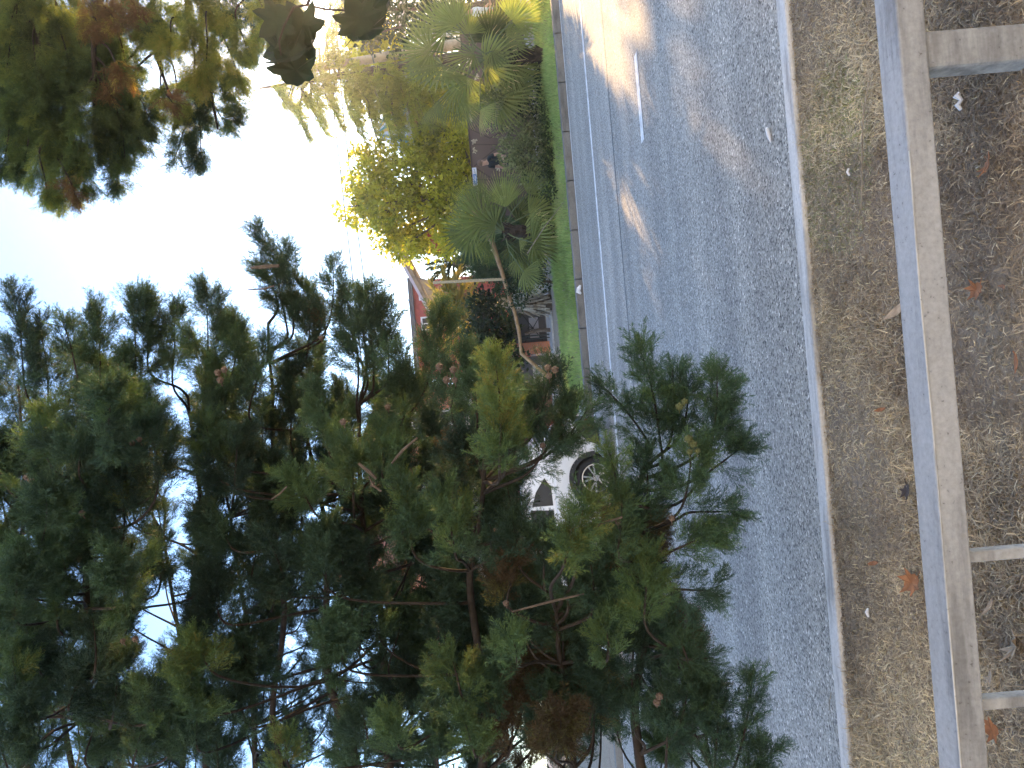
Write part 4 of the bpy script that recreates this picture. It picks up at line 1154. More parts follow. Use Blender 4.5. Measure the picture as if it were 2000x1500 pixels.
# trees beyond the gardens, closing the horizon
for k, (x, Y, r_, h) in enumerate(((-16,42,2.6,6.5),(-12.5,46,2.8,7.0),(1.6,40,1.5,3.3),(12,40,2.2,5.0),(12.5,44,2.4,5.2),(26,46,2.2,4.6),(-22,36,3.2,7.5),(10,40,1.6,3.4),(6.5,46,1.7,3.4),(33,44,2.6,5))):
    bl = [(np.array((x,Y,h*.62)) + rng.normal(size=3)*r_*.45*np.array((1,1,.6)), np.ones(3)*r_*.55) for _ in range(7)]
    leafy_tree('garden_tree', (x, Y, .39), bl, .22, .7, ['rounded dark green garden tree far behind the brick house','dense garden tree far left beyond the brick house','low bush beyond the gate between the two red buildings','dark tree beyond the right end of the hoarding','tall dark tree outside the right hand garden','broad dark tree in the far corner of the gardens','large dark tree at the far left of the gardens','low bush behind the tented kiosk','low bush beneath the sloping tan roof','dark tree by the road at the far right'][k], M_dgreen, .45, trunk=.2)

def shade_pine():  # unseen crown added to shade the verge and bound the sun patch
    base = np.array((21.6, 31.0, .39))
    bl = [(np.array((x, 31.0 + rng.normal()*.8, z)), np.array((1.5,1.4,.75))) for x, z in ((13.2,6.4),(14.6,6.4),(16.0,6.2),(17.4,6.5),(18.8,6.2),(20.2,6.4),(21.6,6.2),(23.0,6.3),(24.4,6.1),(15.2,6.2),(18.0,6.25),(20.8,6.2),(23.6,6.2),(16.6,7.1),(19.4,7.1))]
    leafy_tree('shade_pine', base, bl, .16, 1.0, 'flat topped pine added out of view at right to shade the verge', M_dgreen, .45, trunk=.22, limbs=False)
shade_pine()
# ------------------------------------------------------------------ white car on the shoulder
M_car, _nt, _b, _L = new_mat('white_car_paint')
_b.inputs['Base Color'].default_value = (.78,.79,.80,1); _b.inputs['Roughness'].default_value = .25; _b.inputs['Coat Weight'].default_value = .6; _b.inputs['Coat Roughness'].default_value = .05
M_blackplastic = simple('black_plastic', (.025,.026,.028), .6, .15, 20)
M_tyre = simple('tyre_rubber', (.022,.022,.024), .85, .15, 20)
M_alloy = simple('alloy', (.62,.63,.65), .28, .06, 10, metal=.9)
M_taillight = simple('tail_light_red', (.45,.02,.02), .25, .1, 10)
def car():
    wc = P(1160, 933, 12.72)
    X0, Yn, Wd = wc[0], 12.66, 1.80
    t = thing('parked_car', (X0-1.3, Yn+Wd/2, 0), 'white car on the far shoulder half hidden behind cypress branches', 'car')
    wb, rw = 2.62, .345
    def arc(cx, r_, a0, a1, n=14):
        return [(cx + r_*math.cos(a), rw + r_*math.sin(a)) for a in np.linspace(a0, a1, n)]
    xr = X0 + .93; xf = X0 - wb - .88
    low = [(xr-.10,.30)] + [(xr-.02,.36),(xr,.62),(xr-.04,.84),(xr-.10,1.00)] + [(X0+.25,1.05),(X0-.6,1.03),(X0-1.6,.99),(X0-2.35,.96),(X0-2.9,.90),(xf+.12,.78),(xf,.62),(xf+.03,.34),(xf+.12,.26)]
    low += arc(X0-wb, .415, math.pi*.985 + .1, -.1) + [(X0-wb+.5,.22),(X0-.5,.22)] + arc(X0, .415, math.pi*.985 + .1, -.1)
    b = MB(); b.prism(low, Yn, Yn+Wd); body = b.build('body', M_car, t, bevel=.035)
    gz = [(X0+.80,1.00),(X0+.62,1.34),(X0+.50,1.56),(X0+.30,1.61),(X0-.5,1.62),(X0-1.25,1.56),(X0-1.75,1.34),(X0-2.3,.955),(X0-1.6,.985),(X0-.6,1.025)]
    b = MB(); n = len(gz)
    tap = lambda z: .02 + .24*max(0, z-1.0)/.62
    b.add([(x, Yn+tap(z), z) for x, z in gz] + [(x, Yn+Wd-tap(z), z) for x, z in gz], [tuple(range(n)), tuple(range(2*n-1, n-1, -1))] + [(i, n+i, n+(i+1) % n, (i+1) % n) for i in range(n)])
    b.build('cabin', M_car, t, bevel=.04)
    def pane(poly, name='window'):
        for side in (0, 1):
            b = MB(); n = len(poly)
            yy = (lambda z: Yn+tap(z)-.006) if side == 0 else (lambda z: Yn+Wd-tap(z)+.006)
            sg = .012 if side == 0 else -.012
            b.add([(x, yy(z), z) for x, z in poly] + [(x, yy(z)+sg, z) for x, z in poly], [tuple(range(n)), tuple(range(2*n-1, n-1, -1))] + [(i, n+i, n+(i+1) % n, (i+1) % n) for i in range(n)])
            b.build(name, M_glass, t)
    pane([(X0+.06,1.20),(X0-.10,1.10),(X0-.40,1.09),(X0-.42,1.44),(X0-.18,1.36)])
    pane([(X0-.48,1.09),(X0-1.12,1.07),(X0-1.12,1.47),(X0-.48,1.47)])
    pane([(X0-1.20,1.07),(X0-1.98,1.05),(X0-1.62,1.36),(X0-1.25,1.46),(X0-1.20,1.47)])
    for cx in (X0, X0-wb):
        for side in (0, 1):
            yw = Yn + .03 if side == 0 else Yn + Wd - .03
            sg = 1 if side == 0 else -1
            b = MB(); c = np.array((cx, yw, rw))
            b.lathe([(.235,sg*.01),(.25,-sg*.012),(.30,-sg*.02),(.335,sg*.0),(rw,sg*.03),(rw,sg*.18),(.32,sg*.20),(.22,sg*.20)], c, 'y', 36)
            w_ = b.build('wheel', M_tyre, t, smooth=True)
            b = MB(); b.lathe([(.238,-sg*.008),(.225,-sg*.012),(.215,sg*.02),(.213,sg*.10)], c, 'y', 36)
            for k in range(5):
                for dl in (-.16, .16):
                    a = k*2*math.pi/5 + .35 + dl*.5
                    a2 = k*2*math.pi/5 + .35 + dl*1.25
                    b.bar(c + np.array((.035*math.cos(a), sg*.012, .035*math.sin(a))), c + np.array((.226*math.cos(a2), -sg*.002, .226*math.sin(a2))), .026, .024, (0,1,0))
            b.lathe([(0,-sg*.012),(.05,-sg*.010),(.055,sg*.02)], c, 'y', 16)
            b.build('rim', M_alloy, w_)
            b = MB(); b.lathe([(0,sg*.10),(.21,sg*.10)], c, 'y', 24); b.build('brake_disc', M_blackplastic, w_)
            b = MB()   # black arch trim
            pts = [np.array((cx + .415*math.cos(a), Yn-.012 if side == 0 else Yn+Wd+.012, rw + .415*math.sin(a))) for a in np.linspace(-.02, math.pi+.02, 18)]
            for p, q in zip(pts[:-1], pts[1:]): b.bar(p, q, .03, .075, np.cross(q-p, (0,1,0)))
            b.build('arch_trim', M_blackplastic, t)
    b = MB(); b.box(X0-wb+.44, X0-.44, Yn-.012, Yn+Wd+.012, .20, .33); b.build('side_skirt', M_blackplastic, t, bevel=.01)
    b = MB(); b.prism([(xr-.40,.24),(xr-.06,.24),(xr+.025,.34),(xr+.03,.52),(xr-.02,.585),(xr-.12,.60),(xr-.30,.46)], Yn-.014, Yn+Wd+.014); b.build('rear_bumper', M_blackplastic, t, bevel=.015)
    b = MB(); b.box(xr-.06, xr+.045, Yn+.05, Yn+.45, .40, .45); b.build('reflector', M_taillight, t)
    for yy in (Yn-.008, Yn+Wd-.32):
        b = MB(); b.prism([(xr-.26,.86),(xr+.012,.80),(xr-.075,1.02),(xr-.22,1.00)], yy, yy+.33); b.build('tail_light', M_taillight, t, bevel=.01)
    b = MB(); b.box(X0+.42, X0+.72, Yn+.24, Yn+Wd-.24, 1.585, 1.625); b.build('roof_spoiler', M_car, t, bevel=.012)
    for z in (.78,):
        for x in (X0-.95, X0-1.95):
            b = MB(); b.box(x, x+.18, Yn-.03, Yn-.004, z+.08, z+.11); b.build('door_handle', M_car, t, bevel=.006)
    b = MB(); b.box(X0-wb-.9, X0-wb-.55, Yn+.02, Yn+.35, .66, .80); b.build('headlight', M_glass, t, bevel=.02)
car()

# ------------------------------------------------------------------ the big cypress on the left
M_cone = bark_mat('dry_cone', (.075,.055,.042), (.21,.15,.115), 60)
M_greencone = bark_mat('green_cone', (.07,.085,.03), (.15,.16,.06), 60)
def cone_mesh(c, r_):
    b = MB(); c = np.asarray(c, float); g = np.random.default_rng(int(abs(c[0]*1e4)) % 9999)
    b.ball(c, r_*.86, 12, 9)
    for k in range(14):       # scale bosses
        z = 1 - 2*(k+.5)/14; a = k*2.4
        d = np.array((math.sqrt(1-z*z)*math.cos(a), math.sqrt(1-z*z)*math.sin(a), z))
        b.ball(c + d*r_*.72, r_*.36, 7, 5)
    return b
class Conifer:
    def __init__(s, base, top, rad, label, mat=M_cyp):
        s.base, s.top = np.array(base, float), np.array(top, float)
        s.t = thing('cypress', base, label, 'conifer')
        b = MB(); us = np.linspace(0, 1, 10)
        b.tube([s.base + (s.top-s.base)*u + np.array((math.sin(u*5)*.05, math.cos(u*4)*.05, 0)) for u in us], list(rad*(1.05-us)), 14)
        b.build('trunk', M_bark, s.t, smooth=True)
        s.f = Foliage(); s.nodes = []; s.mat = mat; s.twg = MB()
    def limb(s, pts, r0, r1):
        pts = [np.asarray(p, float) + rng.normal(size=3)*(.045, .06, .06) for p in pts]
        h = pts[0][2] + .35*abs(pts[0][0]-s.base[0])*-.3
        u = np.clip((h - s.base[2])/(s.top[2]-s.base[2]), .03, .97)
        pts = [s.base + (s.top-s.base)*u] + pts
        # resample smoothly
        dense = []
        for i in range(len(pts)-1):
            for v in np.linspace(0, 1, 6, endpoint=False): dense.append(pts[i]*(1-v)+pts[i+1]*v + rng.normal(size=3)*.006)
        dense.append(pts[-1])
        k = np.ones(3)/3; arr = np.array(dense); arr[1:-1] = (arr[:-2]+arr[1:-1]+arr[2:])/3
        b = MB(); b.tube(list(arr), list(np.linspace(r0, r1, len(arr))), 9); b.build('limb', M_bark, s.t, smooth=True)
        s.nodes += list(arr[4:])
    def plume(s, B, T, r, dens, size, tint, **kw):
        B, T = np.asarray(B, float), np.asarray(T, float)
        if s.nodes:
            arr = np.array(s.nodes); d = np.linalg.norm(arr - B, axis=1) + 1.6*np.maximum(0, arr[:, 0]*s.sgn - B[0]*s.sgn + .10)
            j = int(np.argmin(d)); a = arr[j]
        else: a = s.base
        m = (a + B)/2 + np.array((0,0,-.03)) + rng.normal(size=3)*np.linalg.norm(a-B)*.10
        L = np.linalg.norm(T-B)
        bend = np.array((0,0,-.05*L)) if 'bend' not in kw else kw.pop('bend')
        mid = (B+T)/2 + bend
        ctl = np.array([a, m, B, mid, T*.9+mid*.1]); tt = np.linspace(0, 4, 17)
        crv = np.stack([np.interp(tt, range(5), ctl[:, k]) for k in range(3)], 1)
        for _ in range(5): crv[1:-1] = (crv[:-2] + 2*crv[1:-1] + crv[2:])/4      # no kinks
        s.twg.tube(list(crv), list(np.interp(tt, range(5), [.008,.0062,.005,.0038,.0012])), 5, cap=False)
        n = int(6.0*dens*(L*r*2)/(size*size*.13)) + 24
        s.f.plume(B, T, r, n, size, tint, bend=bend, **kw)
    def cones(s, lst, r_=.0122):
        for (x, y, d, m) in lst:
            c = P(x, y, d); b = cone_mesh(c, r_*rng.uniform(.85, 1.15))
            b.tube([c + np.array((-s.sgn*r_*.7,.004,0)), c + np.array((-s.sgn*r_*2,.016,-.002))], [.0022,.0016], 5)
            b.build('cone', M_greencone if m else M_cone, s.t, smooth=True)
    def done(s):
        s.twg.build('twigs', M_bark, s.t)
        print('crown quads', sum(len(q) for q in s.f.q))
        s.f.build('crown', s.mat, s.t)

def interior(contour, gaps, x, y):
    if y < np.interp(x, *contour): return False
    for gx, gy, rx, ry in gaps:
        if ((x-gx)/rx)**2 + ((y-gy)/ry)**2 < 1: return False
    return True

C1 = Conifer((-3.35, 3.35, .08), (-3.2, 3.5, 9.0), .24, 'large dark cypress hung with cones whose branches reach over the road')
C1.sgn = 1
for pts, r0, r1 in (
    ([(708,1640,4.3),(690,1490,4.2),(660,1330,4.1),(648,1180,4.0),(640,1040,3.9),(625,860,3.8)], .036, .008),
    ([(575,1640,4.4),(572,1400,4.3),(570,1200,4.2),(560,1000,4.0),(545,780,3.9),(520,600,3.7)], .024, .006),
    ([(770,1650,3.9),(752,1400,3.9),(738,1200,3.8),(728,1000,3.7),(745,820,3.6)], .032, .008),
    ([(235,1640,3.8),(222,1400,3.8),(205,1200,3.7),(185,1000,3.6),(170,800,3.5)], .030, .007),
    ([(420,1650,4.1),(400,1420,4.1),(380,1200,4.0),(395,1000,3.9),(390,760,3.8)], .026, .006),
    ([(60,1650,4.2),(50,1300,4.1),(45,1000,4.0),(40,760,4.0)], .022, .006),
    ([(950,1650,3.3),(930,1400,3.2),(920,1200,3.1),(950,1000,3.0),(960,840,2.8)], .028, .006),
    ([(1120,1650,3.1),(1095,1450,3.1),(1080,1280,3.0),(1065,1160,3.0)], .022, .006),
    ([(1280,1650,3.0),(1240,1400,3.0),(1220,1180,3.0),(1260,1000,3.0),(1290,850,3.0)], .026, .006),
    ([(1440,1650,3.1),(1400,1500,3.1),(1370,1400,3.1),(1330,1240,3.1)], .018, .005)):
    C1.limb([P(*p) for p in pts], r0, r1)
def pl(C, x0, y0, x1, y1, r_, d, tint, dens=1.0, size=.125, d1=None, **kw):
    d1 = d if d1 is None else d1
    C.plume(P(x0, y0, d), P(x1, y1, d1), r_*d/FOC, dens, size, tint, **kw)
TIPS = [
 (45,780,22,560,40,3.9,.22),(95,830,72,612,36,4.0,.20),(190,820,185,590,46,3.5,.36),(150,740,120,622,36,3.6,.32),(262,780,252,562,44,3.5,.36),(280,740,290,580,34,3.6,.34),
 (395,800,400,552,52,3.4,.38),(330,760,340,600,44,3.6,.40),(430,800,470,640,42,3.4,.42),(475,820,522,655,34,3.3,.34),(470,780,450,620,40,3.5,.62),
 (560,640,500,430,26,3.7,.28),(575,640,545,480,34,3.7,.30),(540,580,510,520,24,3.7,.30),(640,660,650,508,28,3.7,.28),(600,700,600,560,50,3.8,.30),(690,690,668,545,30,3.6,.30),(730,740,705,560,34,3.5,.28),(705,640,722,555,18,3.5,.28),(760,740,742,595,40,3.5,.28),
 (700,760,690,640,50,3.5,.34),(820,800,862,592,46,3.3,.36),(870,820,905,680,40,3.2,.34),(790,830,770,690,44,3.3,.34),
 (975,910,965,690,34,2.6,.60),(985,930,1000,780,40,2.7,.46),(930,860,925,740,40,3.0,.36),(1035,870,1077,708,38,2.8,.24),(1010,860,1020,760,40,3.0,.24),(1060,900,1112,775,36,2.8,.28),(1085,880,1152,792,26,2.8,.34),(1030,930,1080,850,26,2.8,.34),
 (1120,1100,1140,975,36,2.5,.60),(1100,1120,1112,1000,32,2.5,.56),(1208,985,1186,870,13,2.6,.56),(1200,1095,1215,970,26,2.6,.46),
 (1290,870,1245,664,34,2.9,.42),(1265,860,1172,748,24,2.9,.32),(1310,880,1312,712,32,2.9,.34),(1330,860,1345,740,26,2.9,.34),(1385,900,1400,714,34,2.8,.42),(1370,930,1455,868,36,2.9,.28),(1370,880,1425,790,30,2.8,.34),(1335,1000,1442,1000,34,2.8,.32),
 (1330,1010,1350,870,44,2.7,.46),(1300,1080,1395,1040,44,2.7,.46),(1255,1060,1262,880,46,2.8,.27),(1300,1150,1392,1155,36,2.7,.34),(1250,1240,1262,1080,46,2.7,.58),(1220,1130,1230,960,50,2.8,.28),
 (1350,1320,1300,1185,24,2.8,.34),(1330,1290,1390,1285,26,2.8,.32),(1430,1520,1470,1308,26,2.8,.32),(1390,1520,1400,1335,40,2.8,.30),(1320,1440,1345,1330,34,2.8,.28),(1430,1560,1498,1468,36,2.8,.28),(1300,1480,1300,1350,44,2.8,.26),(1390,1450,1360,1330,34,2.8,.3),
 # brighter sprays that stand out of the mass; the yellowest tints paint sun flecks
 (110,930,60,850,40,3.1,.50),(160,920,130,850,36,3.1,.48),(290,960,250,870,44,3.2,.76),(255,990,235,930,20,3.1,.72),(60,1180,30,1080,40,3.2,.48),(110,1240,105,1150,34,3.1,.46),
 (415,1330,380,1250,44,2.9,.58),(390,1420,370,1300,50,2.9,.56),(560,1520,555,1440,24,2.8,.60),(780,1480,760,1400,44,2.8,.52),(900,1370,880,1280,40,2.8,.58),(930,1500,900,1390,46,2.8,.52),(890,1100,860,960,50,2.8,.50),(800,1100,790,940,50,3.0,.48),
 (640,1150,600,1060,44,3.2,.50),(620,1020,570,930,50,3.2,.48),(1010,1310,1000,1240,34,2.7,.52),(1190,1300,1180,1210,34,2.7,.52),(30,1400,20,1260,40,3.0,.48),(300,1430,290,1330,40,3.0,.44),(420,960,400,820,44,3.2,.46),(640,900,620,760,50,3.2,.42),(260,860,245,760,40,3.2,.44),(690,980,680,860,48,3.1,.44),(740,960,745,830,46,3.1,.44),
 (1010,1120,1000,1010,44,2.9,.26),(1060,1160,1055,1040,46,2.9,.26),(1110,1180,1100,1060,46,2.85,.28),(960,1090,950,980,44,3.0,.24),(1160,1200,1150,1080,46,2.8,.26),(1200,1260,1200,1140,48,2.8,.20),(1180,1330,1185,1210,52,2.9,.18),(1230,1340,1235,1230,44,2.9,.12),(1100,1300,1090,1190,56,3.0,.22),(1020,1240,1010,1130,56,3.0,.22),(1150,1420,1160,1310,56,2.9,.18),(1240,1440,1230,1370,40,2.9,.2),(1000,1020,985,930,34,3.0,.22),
 # dead brown inner foliage
 (1000,1480,990,1290,70,3.2,.90),(1090,1460,1080,1280,70,3.2,.89),(1250,1120,1230,1000,50,3.1,.90),(1160,1420,1150,1300,60,3.2,.88),(900,950,890,870,30,3.4,.92),(980,1190,1010,1080,40,2.9,.88),(640,660,620,600,20,3.8,.88),(1180,1150,1200,1010,40,2.9,.89)]
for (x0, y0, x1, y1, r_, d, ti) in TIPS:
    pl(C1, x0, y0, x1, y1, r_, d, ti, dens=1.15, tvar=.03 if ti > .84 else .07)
CONT = ((0,100,200,300,400,500,560,640,700,760,850,950,1050,1120,1180,1250,1330,1400),(760,760,740,720,700,760,680,660,690,730,740,820,870,1080,1010,960,1000,1480))
GAPS = [(325,795,34,62),(360,1060,26,80),(350,1200,26,60),(280,1225,34,34),(465,1345,32,46),(590,1190,70,60),(600,1300,70,70),(570,1450,80,40),(255,1330,30,40),(1060,960,46,120),(1258,1325,26,44),(1130,960,60,60),(735,1095,24,44),(95,1200,28,30),(20,720,30,60),(90,700,20,60),(905,800,34,44),(945,1010,24,18),(820,1215,22,34),(200,1130,10,10)]
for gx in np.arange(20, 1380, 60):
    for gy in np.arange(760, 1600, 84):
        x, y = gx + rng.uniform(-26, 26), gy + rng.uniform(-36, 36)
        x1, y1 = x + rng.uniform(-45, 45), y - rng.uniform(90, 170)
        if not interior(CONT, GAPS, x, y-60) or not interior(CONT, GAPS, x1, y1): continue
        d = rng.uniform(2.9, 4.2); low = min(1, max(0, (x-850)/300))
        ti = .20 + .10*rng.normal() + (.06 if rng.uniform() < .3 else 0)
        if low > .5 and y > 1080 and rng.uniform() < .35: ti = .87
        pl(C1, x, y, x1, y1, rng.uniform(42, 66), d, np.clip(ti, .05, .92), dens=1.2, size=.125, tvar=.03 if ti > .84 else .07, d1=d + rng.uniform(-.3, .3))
C1.cones([(425,728,2.9,0),(438,722,2.9,0),(430,742,2.9,0),(858,716,2.7,0),(885,722,2.7,0),(872,742,2.7,0),(888,742,2.75,0),(670,824,2.8,0),(1084,722,2.6,0),(1070,718,2.6,0),(1072,734,2.6,0),
          (1337,784,2.55,1),(1327,794,2.6,1),(1345,857,2.5,1),(1354,867,2.5,1),(1362,880,2.52,1),(1347,882,2.5,1),(1312,1012,2.6,0),(1207,1020,2.6,0),(52,932,2.9,0),(60,938,2.9,0),(272,858,2.9,0),(258,866,2.9,0),(160,1002,2.9,0),(240,1252,2.9,0),(264,1248,2.9,0),(988,1178,2.7,0),(1288,1360,2.65,0),(1283,1372,2.65,0),(627,660,3.3,0),(757,795,3.1,0),(1060,870,2.7,0)])
# bare twigs catching the light; two stand in for a ghost reflection
for pts, rr in ((((700,905,2.9),(735,935,2.9)), .008), (((815,855,2.9),(765,905,2.9)), .006), (((1100,1055,2.6),(1215,1010,2.5)), .005), (((1080,1085,2.6),(1180,1050,2.6)), .005), (((1000,1195,2.7),(1140,1160,2.7)), .005), (((490,523,3.2),(545,519,3.2)), .009), (((484,566,3.2),(536,558,3.2)), .004), (((530,975,3.),(560,950,3.)), .004), (((720,930,2.9),(745,960,2.9)), .005)):
    a, c = P(*pts[0]), P(*pts[1]); bb = MB(); bb.tube([a, (a+c)/2 + rng.normal(size=3)*.006, c], [rr*.6, rr, rr*.7], 6); bb.build('bare_twig', M_greybark, C1.t)
C1.done()

# second cypress, farther along the verge on the left
C2 = Conifer((-5.6, 3.45, .08), (-5.4, 3.6, 10.0), .26, 'sparser second cypress standing behind the large cone hung one')
C2.sgn = 1
for pts, r0, r1 in (([(340,1700,4.9),(330,1400,4.9),(340,1050,4.8)], .03, .008), ([(150,1700,4.9),(120,1300,4.9),(100,1000,4.8)], .03, .008), ([(860,1700,4.9),(850,1300,4.9),(840,1000,4.8)], .03, .008), ([(480,1700,4.9),(470,1300,4.9),(470,1000,4.8)], .03, .008)):
    C2.limb([P(*p) for p in pts], r0, r1)
for gx in np.arange(20, 1120, 74):
    for gy in np.arange(860, 1640, 100):
        x, y = gx + rng.uniform(-30, 30), gy + rng.uniform(-40, 40)
        if ((x-1110)/95)**2 + ((y-930)/120)**2 < 1: continue
        sparse = (470 < x < 730 and y > 1120) or (300 < x < 400 and 950 < y < 1320) or (x > 800 and y < 1250)
        if sparse and rng.uniform() < .12: continue
        d = rng.uniform(4.4, 5.4)
        pl(C2, x, y, x + rng.uniform(-40, 40), y - rng.uniform(100, 170), 46 if not sparse else 40, d, np.clip(.20 + .08*rng.normal(), .03, .9), dens=.75 if sparse else .85, size=.125 if sparse else .15)
for k in range(46):
    x, y = rng.uniform(480, 720), rng.uniform(1130, 1560)
    d = rng.uniform(4.3, 5.4); pl(C2, x, y, x + rng.uniform(-50, 50), y - rng.uniform(70, 140), 34, d, .15 + .05*rng.normal(), dens=.34, size=.12)
C2.done()

# ------------------------------------------------------------------ cypress overhanging from the right
C3 = Conifer((3.9, 3.4, .08), (3.7, 3.6, 9.0), .25, 'cypress with sunlit golden and browned sprays hanging beside the broad plane leaves', M_cyp_sunpaint)
C3.sgn = -1
for pts, r0, r1 in (([(430,-150,4.6),(400,60,4.5),(390,230,4.4)], .03, .006), ([(230,-150,4.4),(200,60,4.3),(190,250,4.2)], .035, .007), ([(70,-150,4.4),(60,60,4.2),(90,280,4.2)], .03, .007), ([(330,-150,4.5),(300,40,4.4),(290,180,4.3)], .026, .006), ([(530,-150,4.7),(520,-20,4.6)], .02, .006)):
    C3.limb([P(*p) for p in pts], r0, r1)
R3 = [(20,180,0,352,48,4.2,.40),(60,200,40,350,50,4.2,.42),(110,230,122,412,44,4.2,.44),(150,240,172,382,40,4.2,.44),(200,230,232,372,40,4.3,.34),(225,200,245,332,36,4.3,.30),(240,180,275,290,36,4.4,.26),(250,150,300,255,30,4.4,.28),
 (375,150,392,330,44,4.5,.20),(400,180,442,250,40,4.5,.22),(360,240,335,325,16,4.5,.22),(420,130,462,215,36,4.5,.40),(430,60,470,170,40,4.4,.52),(450,20,486,110,40,4.4,.56),(500,-10,528,55,32,4.3,.55),(490,-20,540,20,34,4.4,.52),(535,-60,566,30,30,4.4,.5),
 (370,40,380,170,50,4.3,.62),(400,20,400,150,50,4.3,.64),(340,130,345,225,44,4.4,.60),(330,20,330,110,44,4.3,.60),(300,-20,290,80,44,4.4,.54),(360,-60,360,40,54,4.4,.56),(420,-60,430,50,54,4.5,.50),(310,150,318,225,26,4.4,.46),
 (60,60,70,190,60,4.1,.40),(20,20,10,150,50,4.1,.44),(120,60,140,200,58,4.2,.38),(180,90,200,230,54,4.2,.34),(150,-30,195,60,44,4.1,.89),(190,0,230,45,30,4.1,.90),(100,-50,110,60,56,4.2,.42),(30,-60,30,50,60,4.1,.42),(230,60,250,170,44,4.3,.36),(200,140,212,190,15,4.2,.90),
 (260,-60,270,60,50,4.4,.36),(80,160,90,290,54,4.2,.38),(140,190,150,310,50,4.2,.36),(30,130,40,260,54,4.3,.34),(190,190,205,300,46,4.3,.30),(70,290,95,395,30,4.1,.52),(130,340,150,392,10,4.1,.90),(220,110,238,160,16,4.1,.96),(320,180,340,205,10,4.1,.95),(250,-10,266,18,12,4.1,.96)]
for (x0, y0, x1, y1, r_, d, ti) in R3:  # golden sprays take yellower tints, painting the sun on them
    pl(C3, x0, y0, x1, y1, r_, d, ti, dens=1.2)
for k in range(42):
    x, y = rng.uniform(-40, 290), rng.uniform(-60, 190)
    if x > 240 and y > 120: continue
    pl(C3, x, y, x + rng.uniform(-20, 30), y + rng.uniform(90, 150), 52, rng.uniform(4.4, 5.2), np.clip(.24 + rng.normal()*.08, 0, .9), dens=.6, size=.14)
for k in range(5):
    x, y = rng.uniform(300, 540), rng.uniform(-120, 20)
    pl(C3, x, y, x + rng.uniform(-10, 30), y + rng.uniform(70, 120), 46, rng.uniform(4.4, 5.0), np.clip(.32 + rng.normal()*.1, 0, .9), dens=.8, size=.14)
C3.done()

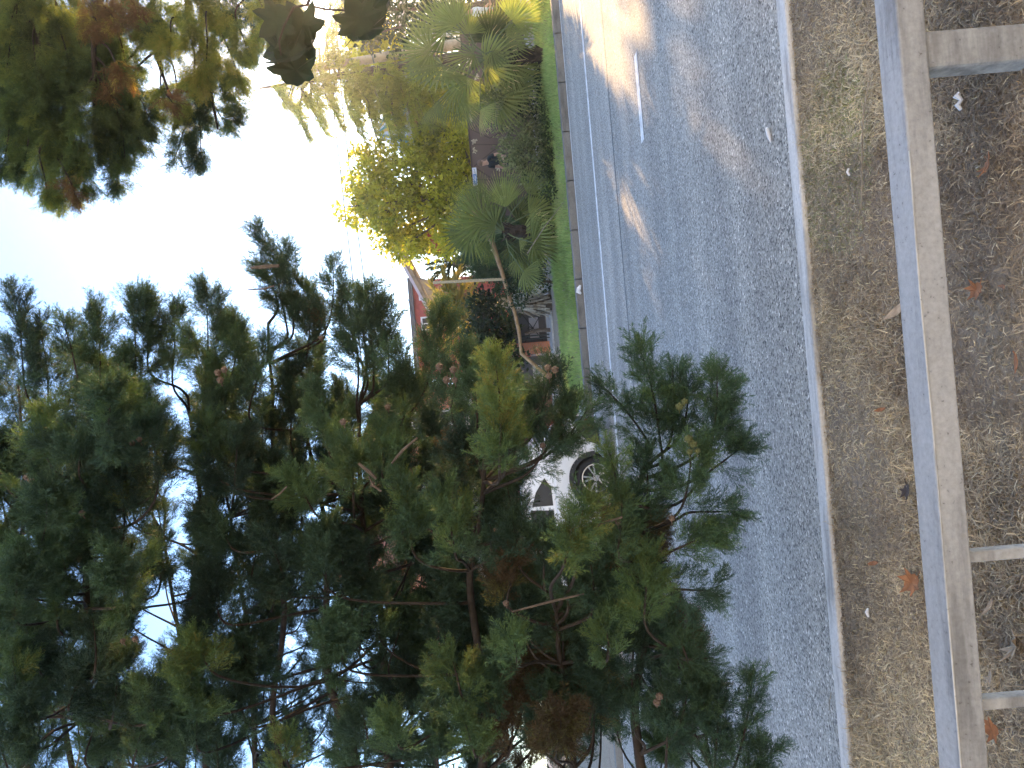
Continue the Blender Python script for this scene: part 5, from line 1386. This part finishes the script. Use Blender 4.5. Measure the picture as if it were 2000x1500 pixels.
# ------------------------------------------------------------------ plane tree twig with a few broad leaves
M_planeleaf = leafy('plane_leaf', [(0, (.014,.036,.016)), (1, (.02,.05,.02))], .3, .5, 9)
def plane_tree():
    base = np.array((2.9, 2.75, .08))
    t = thing('plane_tree', base, 'plane tree reaching in a twig with a few broad dark leaves', 'tree')
    tp = base + np.array((.2,.1,6.5))
    b = MB(); b.tube([base, base + (0,0,1.5), base + (.1,0,3.4), tp], [.16,.14,.11,.05], 12); b.build('trunk', M_greybark, t, smooth=True)
    D = 2.55
    b = MB()
    main = [base + np.array((.06,0,2.6)), P(640,-260,D+.1), P(625,-60,D+.05), P(600,10,D), P(574,14,D-.02)]
    b.tube(main, [.030,.016,.008,.005,.004], 8)
    b.tube([P(600,10,D), P(640,19,D), P(672,20,D), P(690,30,D), P(700,60,D)], [.004,.0038,.0034,.003,.0015], 6)
    b.tube([P(574,14,D-.02), P(555,50,D-.02), P(545,80,D-.02), P(549,108,D-.02)], [.004,.003,.003,.002], 6)
    b.build('branch', M_bark, t, smooth=True)
    for (x, y, r_, ang, tilt, cu, m) in ((588,62,.104,-1.25,1.45,.25,0),(572,112,.095,-.4,1.1,.5,0),(578,140,.09,-1.9,1.25,.45,0),(545,40,.085,.6,1.4,.3,0),(612,92,.075,-1.4,.9,.6,0),(562,80,.08,-2.6,1.3,.3,0),
                                         (702,40,.085,-1.2,1.35,.3,1),(728,22,.095,-.9,1.25,.3,1),(722,60,.075,-1.9,1.2,.4,1),(756,0,.08,-1.2,.8,.5,1),(695,62,.06,-2.3,1.3,.4,1),(548,98,.07,.2,1.2,.4,0)):
        c = P(x, y, D + rng.uniform(-.06, .06))
        bm_ = lobed_leaf((0,0,0), r_, 0, 0, cu, 7)
        # stand the leaf up facing the viewer, turned by ang, leaning by tilt
        M_ = Matrix.Rotation(rng.normal()*.35, 3, 'Z') @ Matrix.Rotation(tilt + rng.normal()*.15, 3, 'X') @ Matrix.Rotation(ang, 3, 'Z')
        bm_.v = [tuple(c + np.array(M_ @ Vector(v))) for v in bm_.v]
        bm_.build('leaf', M_planeleaf, t)
plane_tree()

# ------------------------------------------------------------------ unseen blocks added behind the viewer to bounce sunlight into the shade
def bounce_blocks():
    M_bounce = concrete_mat('bounce_render', (.42,.49,.60), .05, .8)  # bluish, to cool the bounced light
    y = -11.0
    for k, x0 in enumerate((-30, -15, 0, 15)):
        x1 = x0 + 14.95; z1 = (24.5, 27.0, 26.0, 24.0)[k]
        t = thing('bounce_block', (x0+7.5, y-5, .1), ['white', 'tall white', 'pale white', 'low white'][k] + ' rendered block added behind the viewer to bounce sunlight', 'building')
        b = MB(); b.box(x0, x1, y-10, y, 0, z1); b.build('wall', M_bounce, t)
        b = MB(); b.box(x0-.02, x1+.02, y-10.2, y+.25, z1+.002, z1+.3); b.build('roof', M_pale, t)
        for i in range(3):
            for j in range(6):
                wx, wz = x0 + 1.9 + i*4.4, 1.6 + j*4.2
                f = MB(); f.box(wx-.08, wx+1.38, y+.003, y+.08, wz-.08, wz+1.68)
                fr = f.build('window', M_whitepaint, t)
                g_ = MB(); g_.box(wx, wx+1.3, y+.083, y+.09, wz, wz+1.6); g_.build('pane', M_glass, fr)
bounce_blocks()

# ------------------------------------------------------------------ thin volume added for the glow of lens glare
M_haze = bpy.data.materials.new('glare_volume'); M_haze.use_nodes = True
_nt = M_haze.node_tree; _nt.nodes.clear()
_v = _nt.nodes.new('ShaderNodeVolumePrincipled'); _v.inputs['Color'].default_value = (.80,.88,1.0,1); _v.inputs['Density'].default_value = .0008; _v.inputs['Anisotropy'].default_value = .85
_o = _nt.nodes.new('ShaderNodeOutputMaterial'); _nt.links.new(_v.outputs[0], _o.inputs['Volume'])
b = MB(); b.box(-302, 302, -102, 402, -1.2, 28.5); tag(b.build('glare_haze', M_haze), kind='stuff')
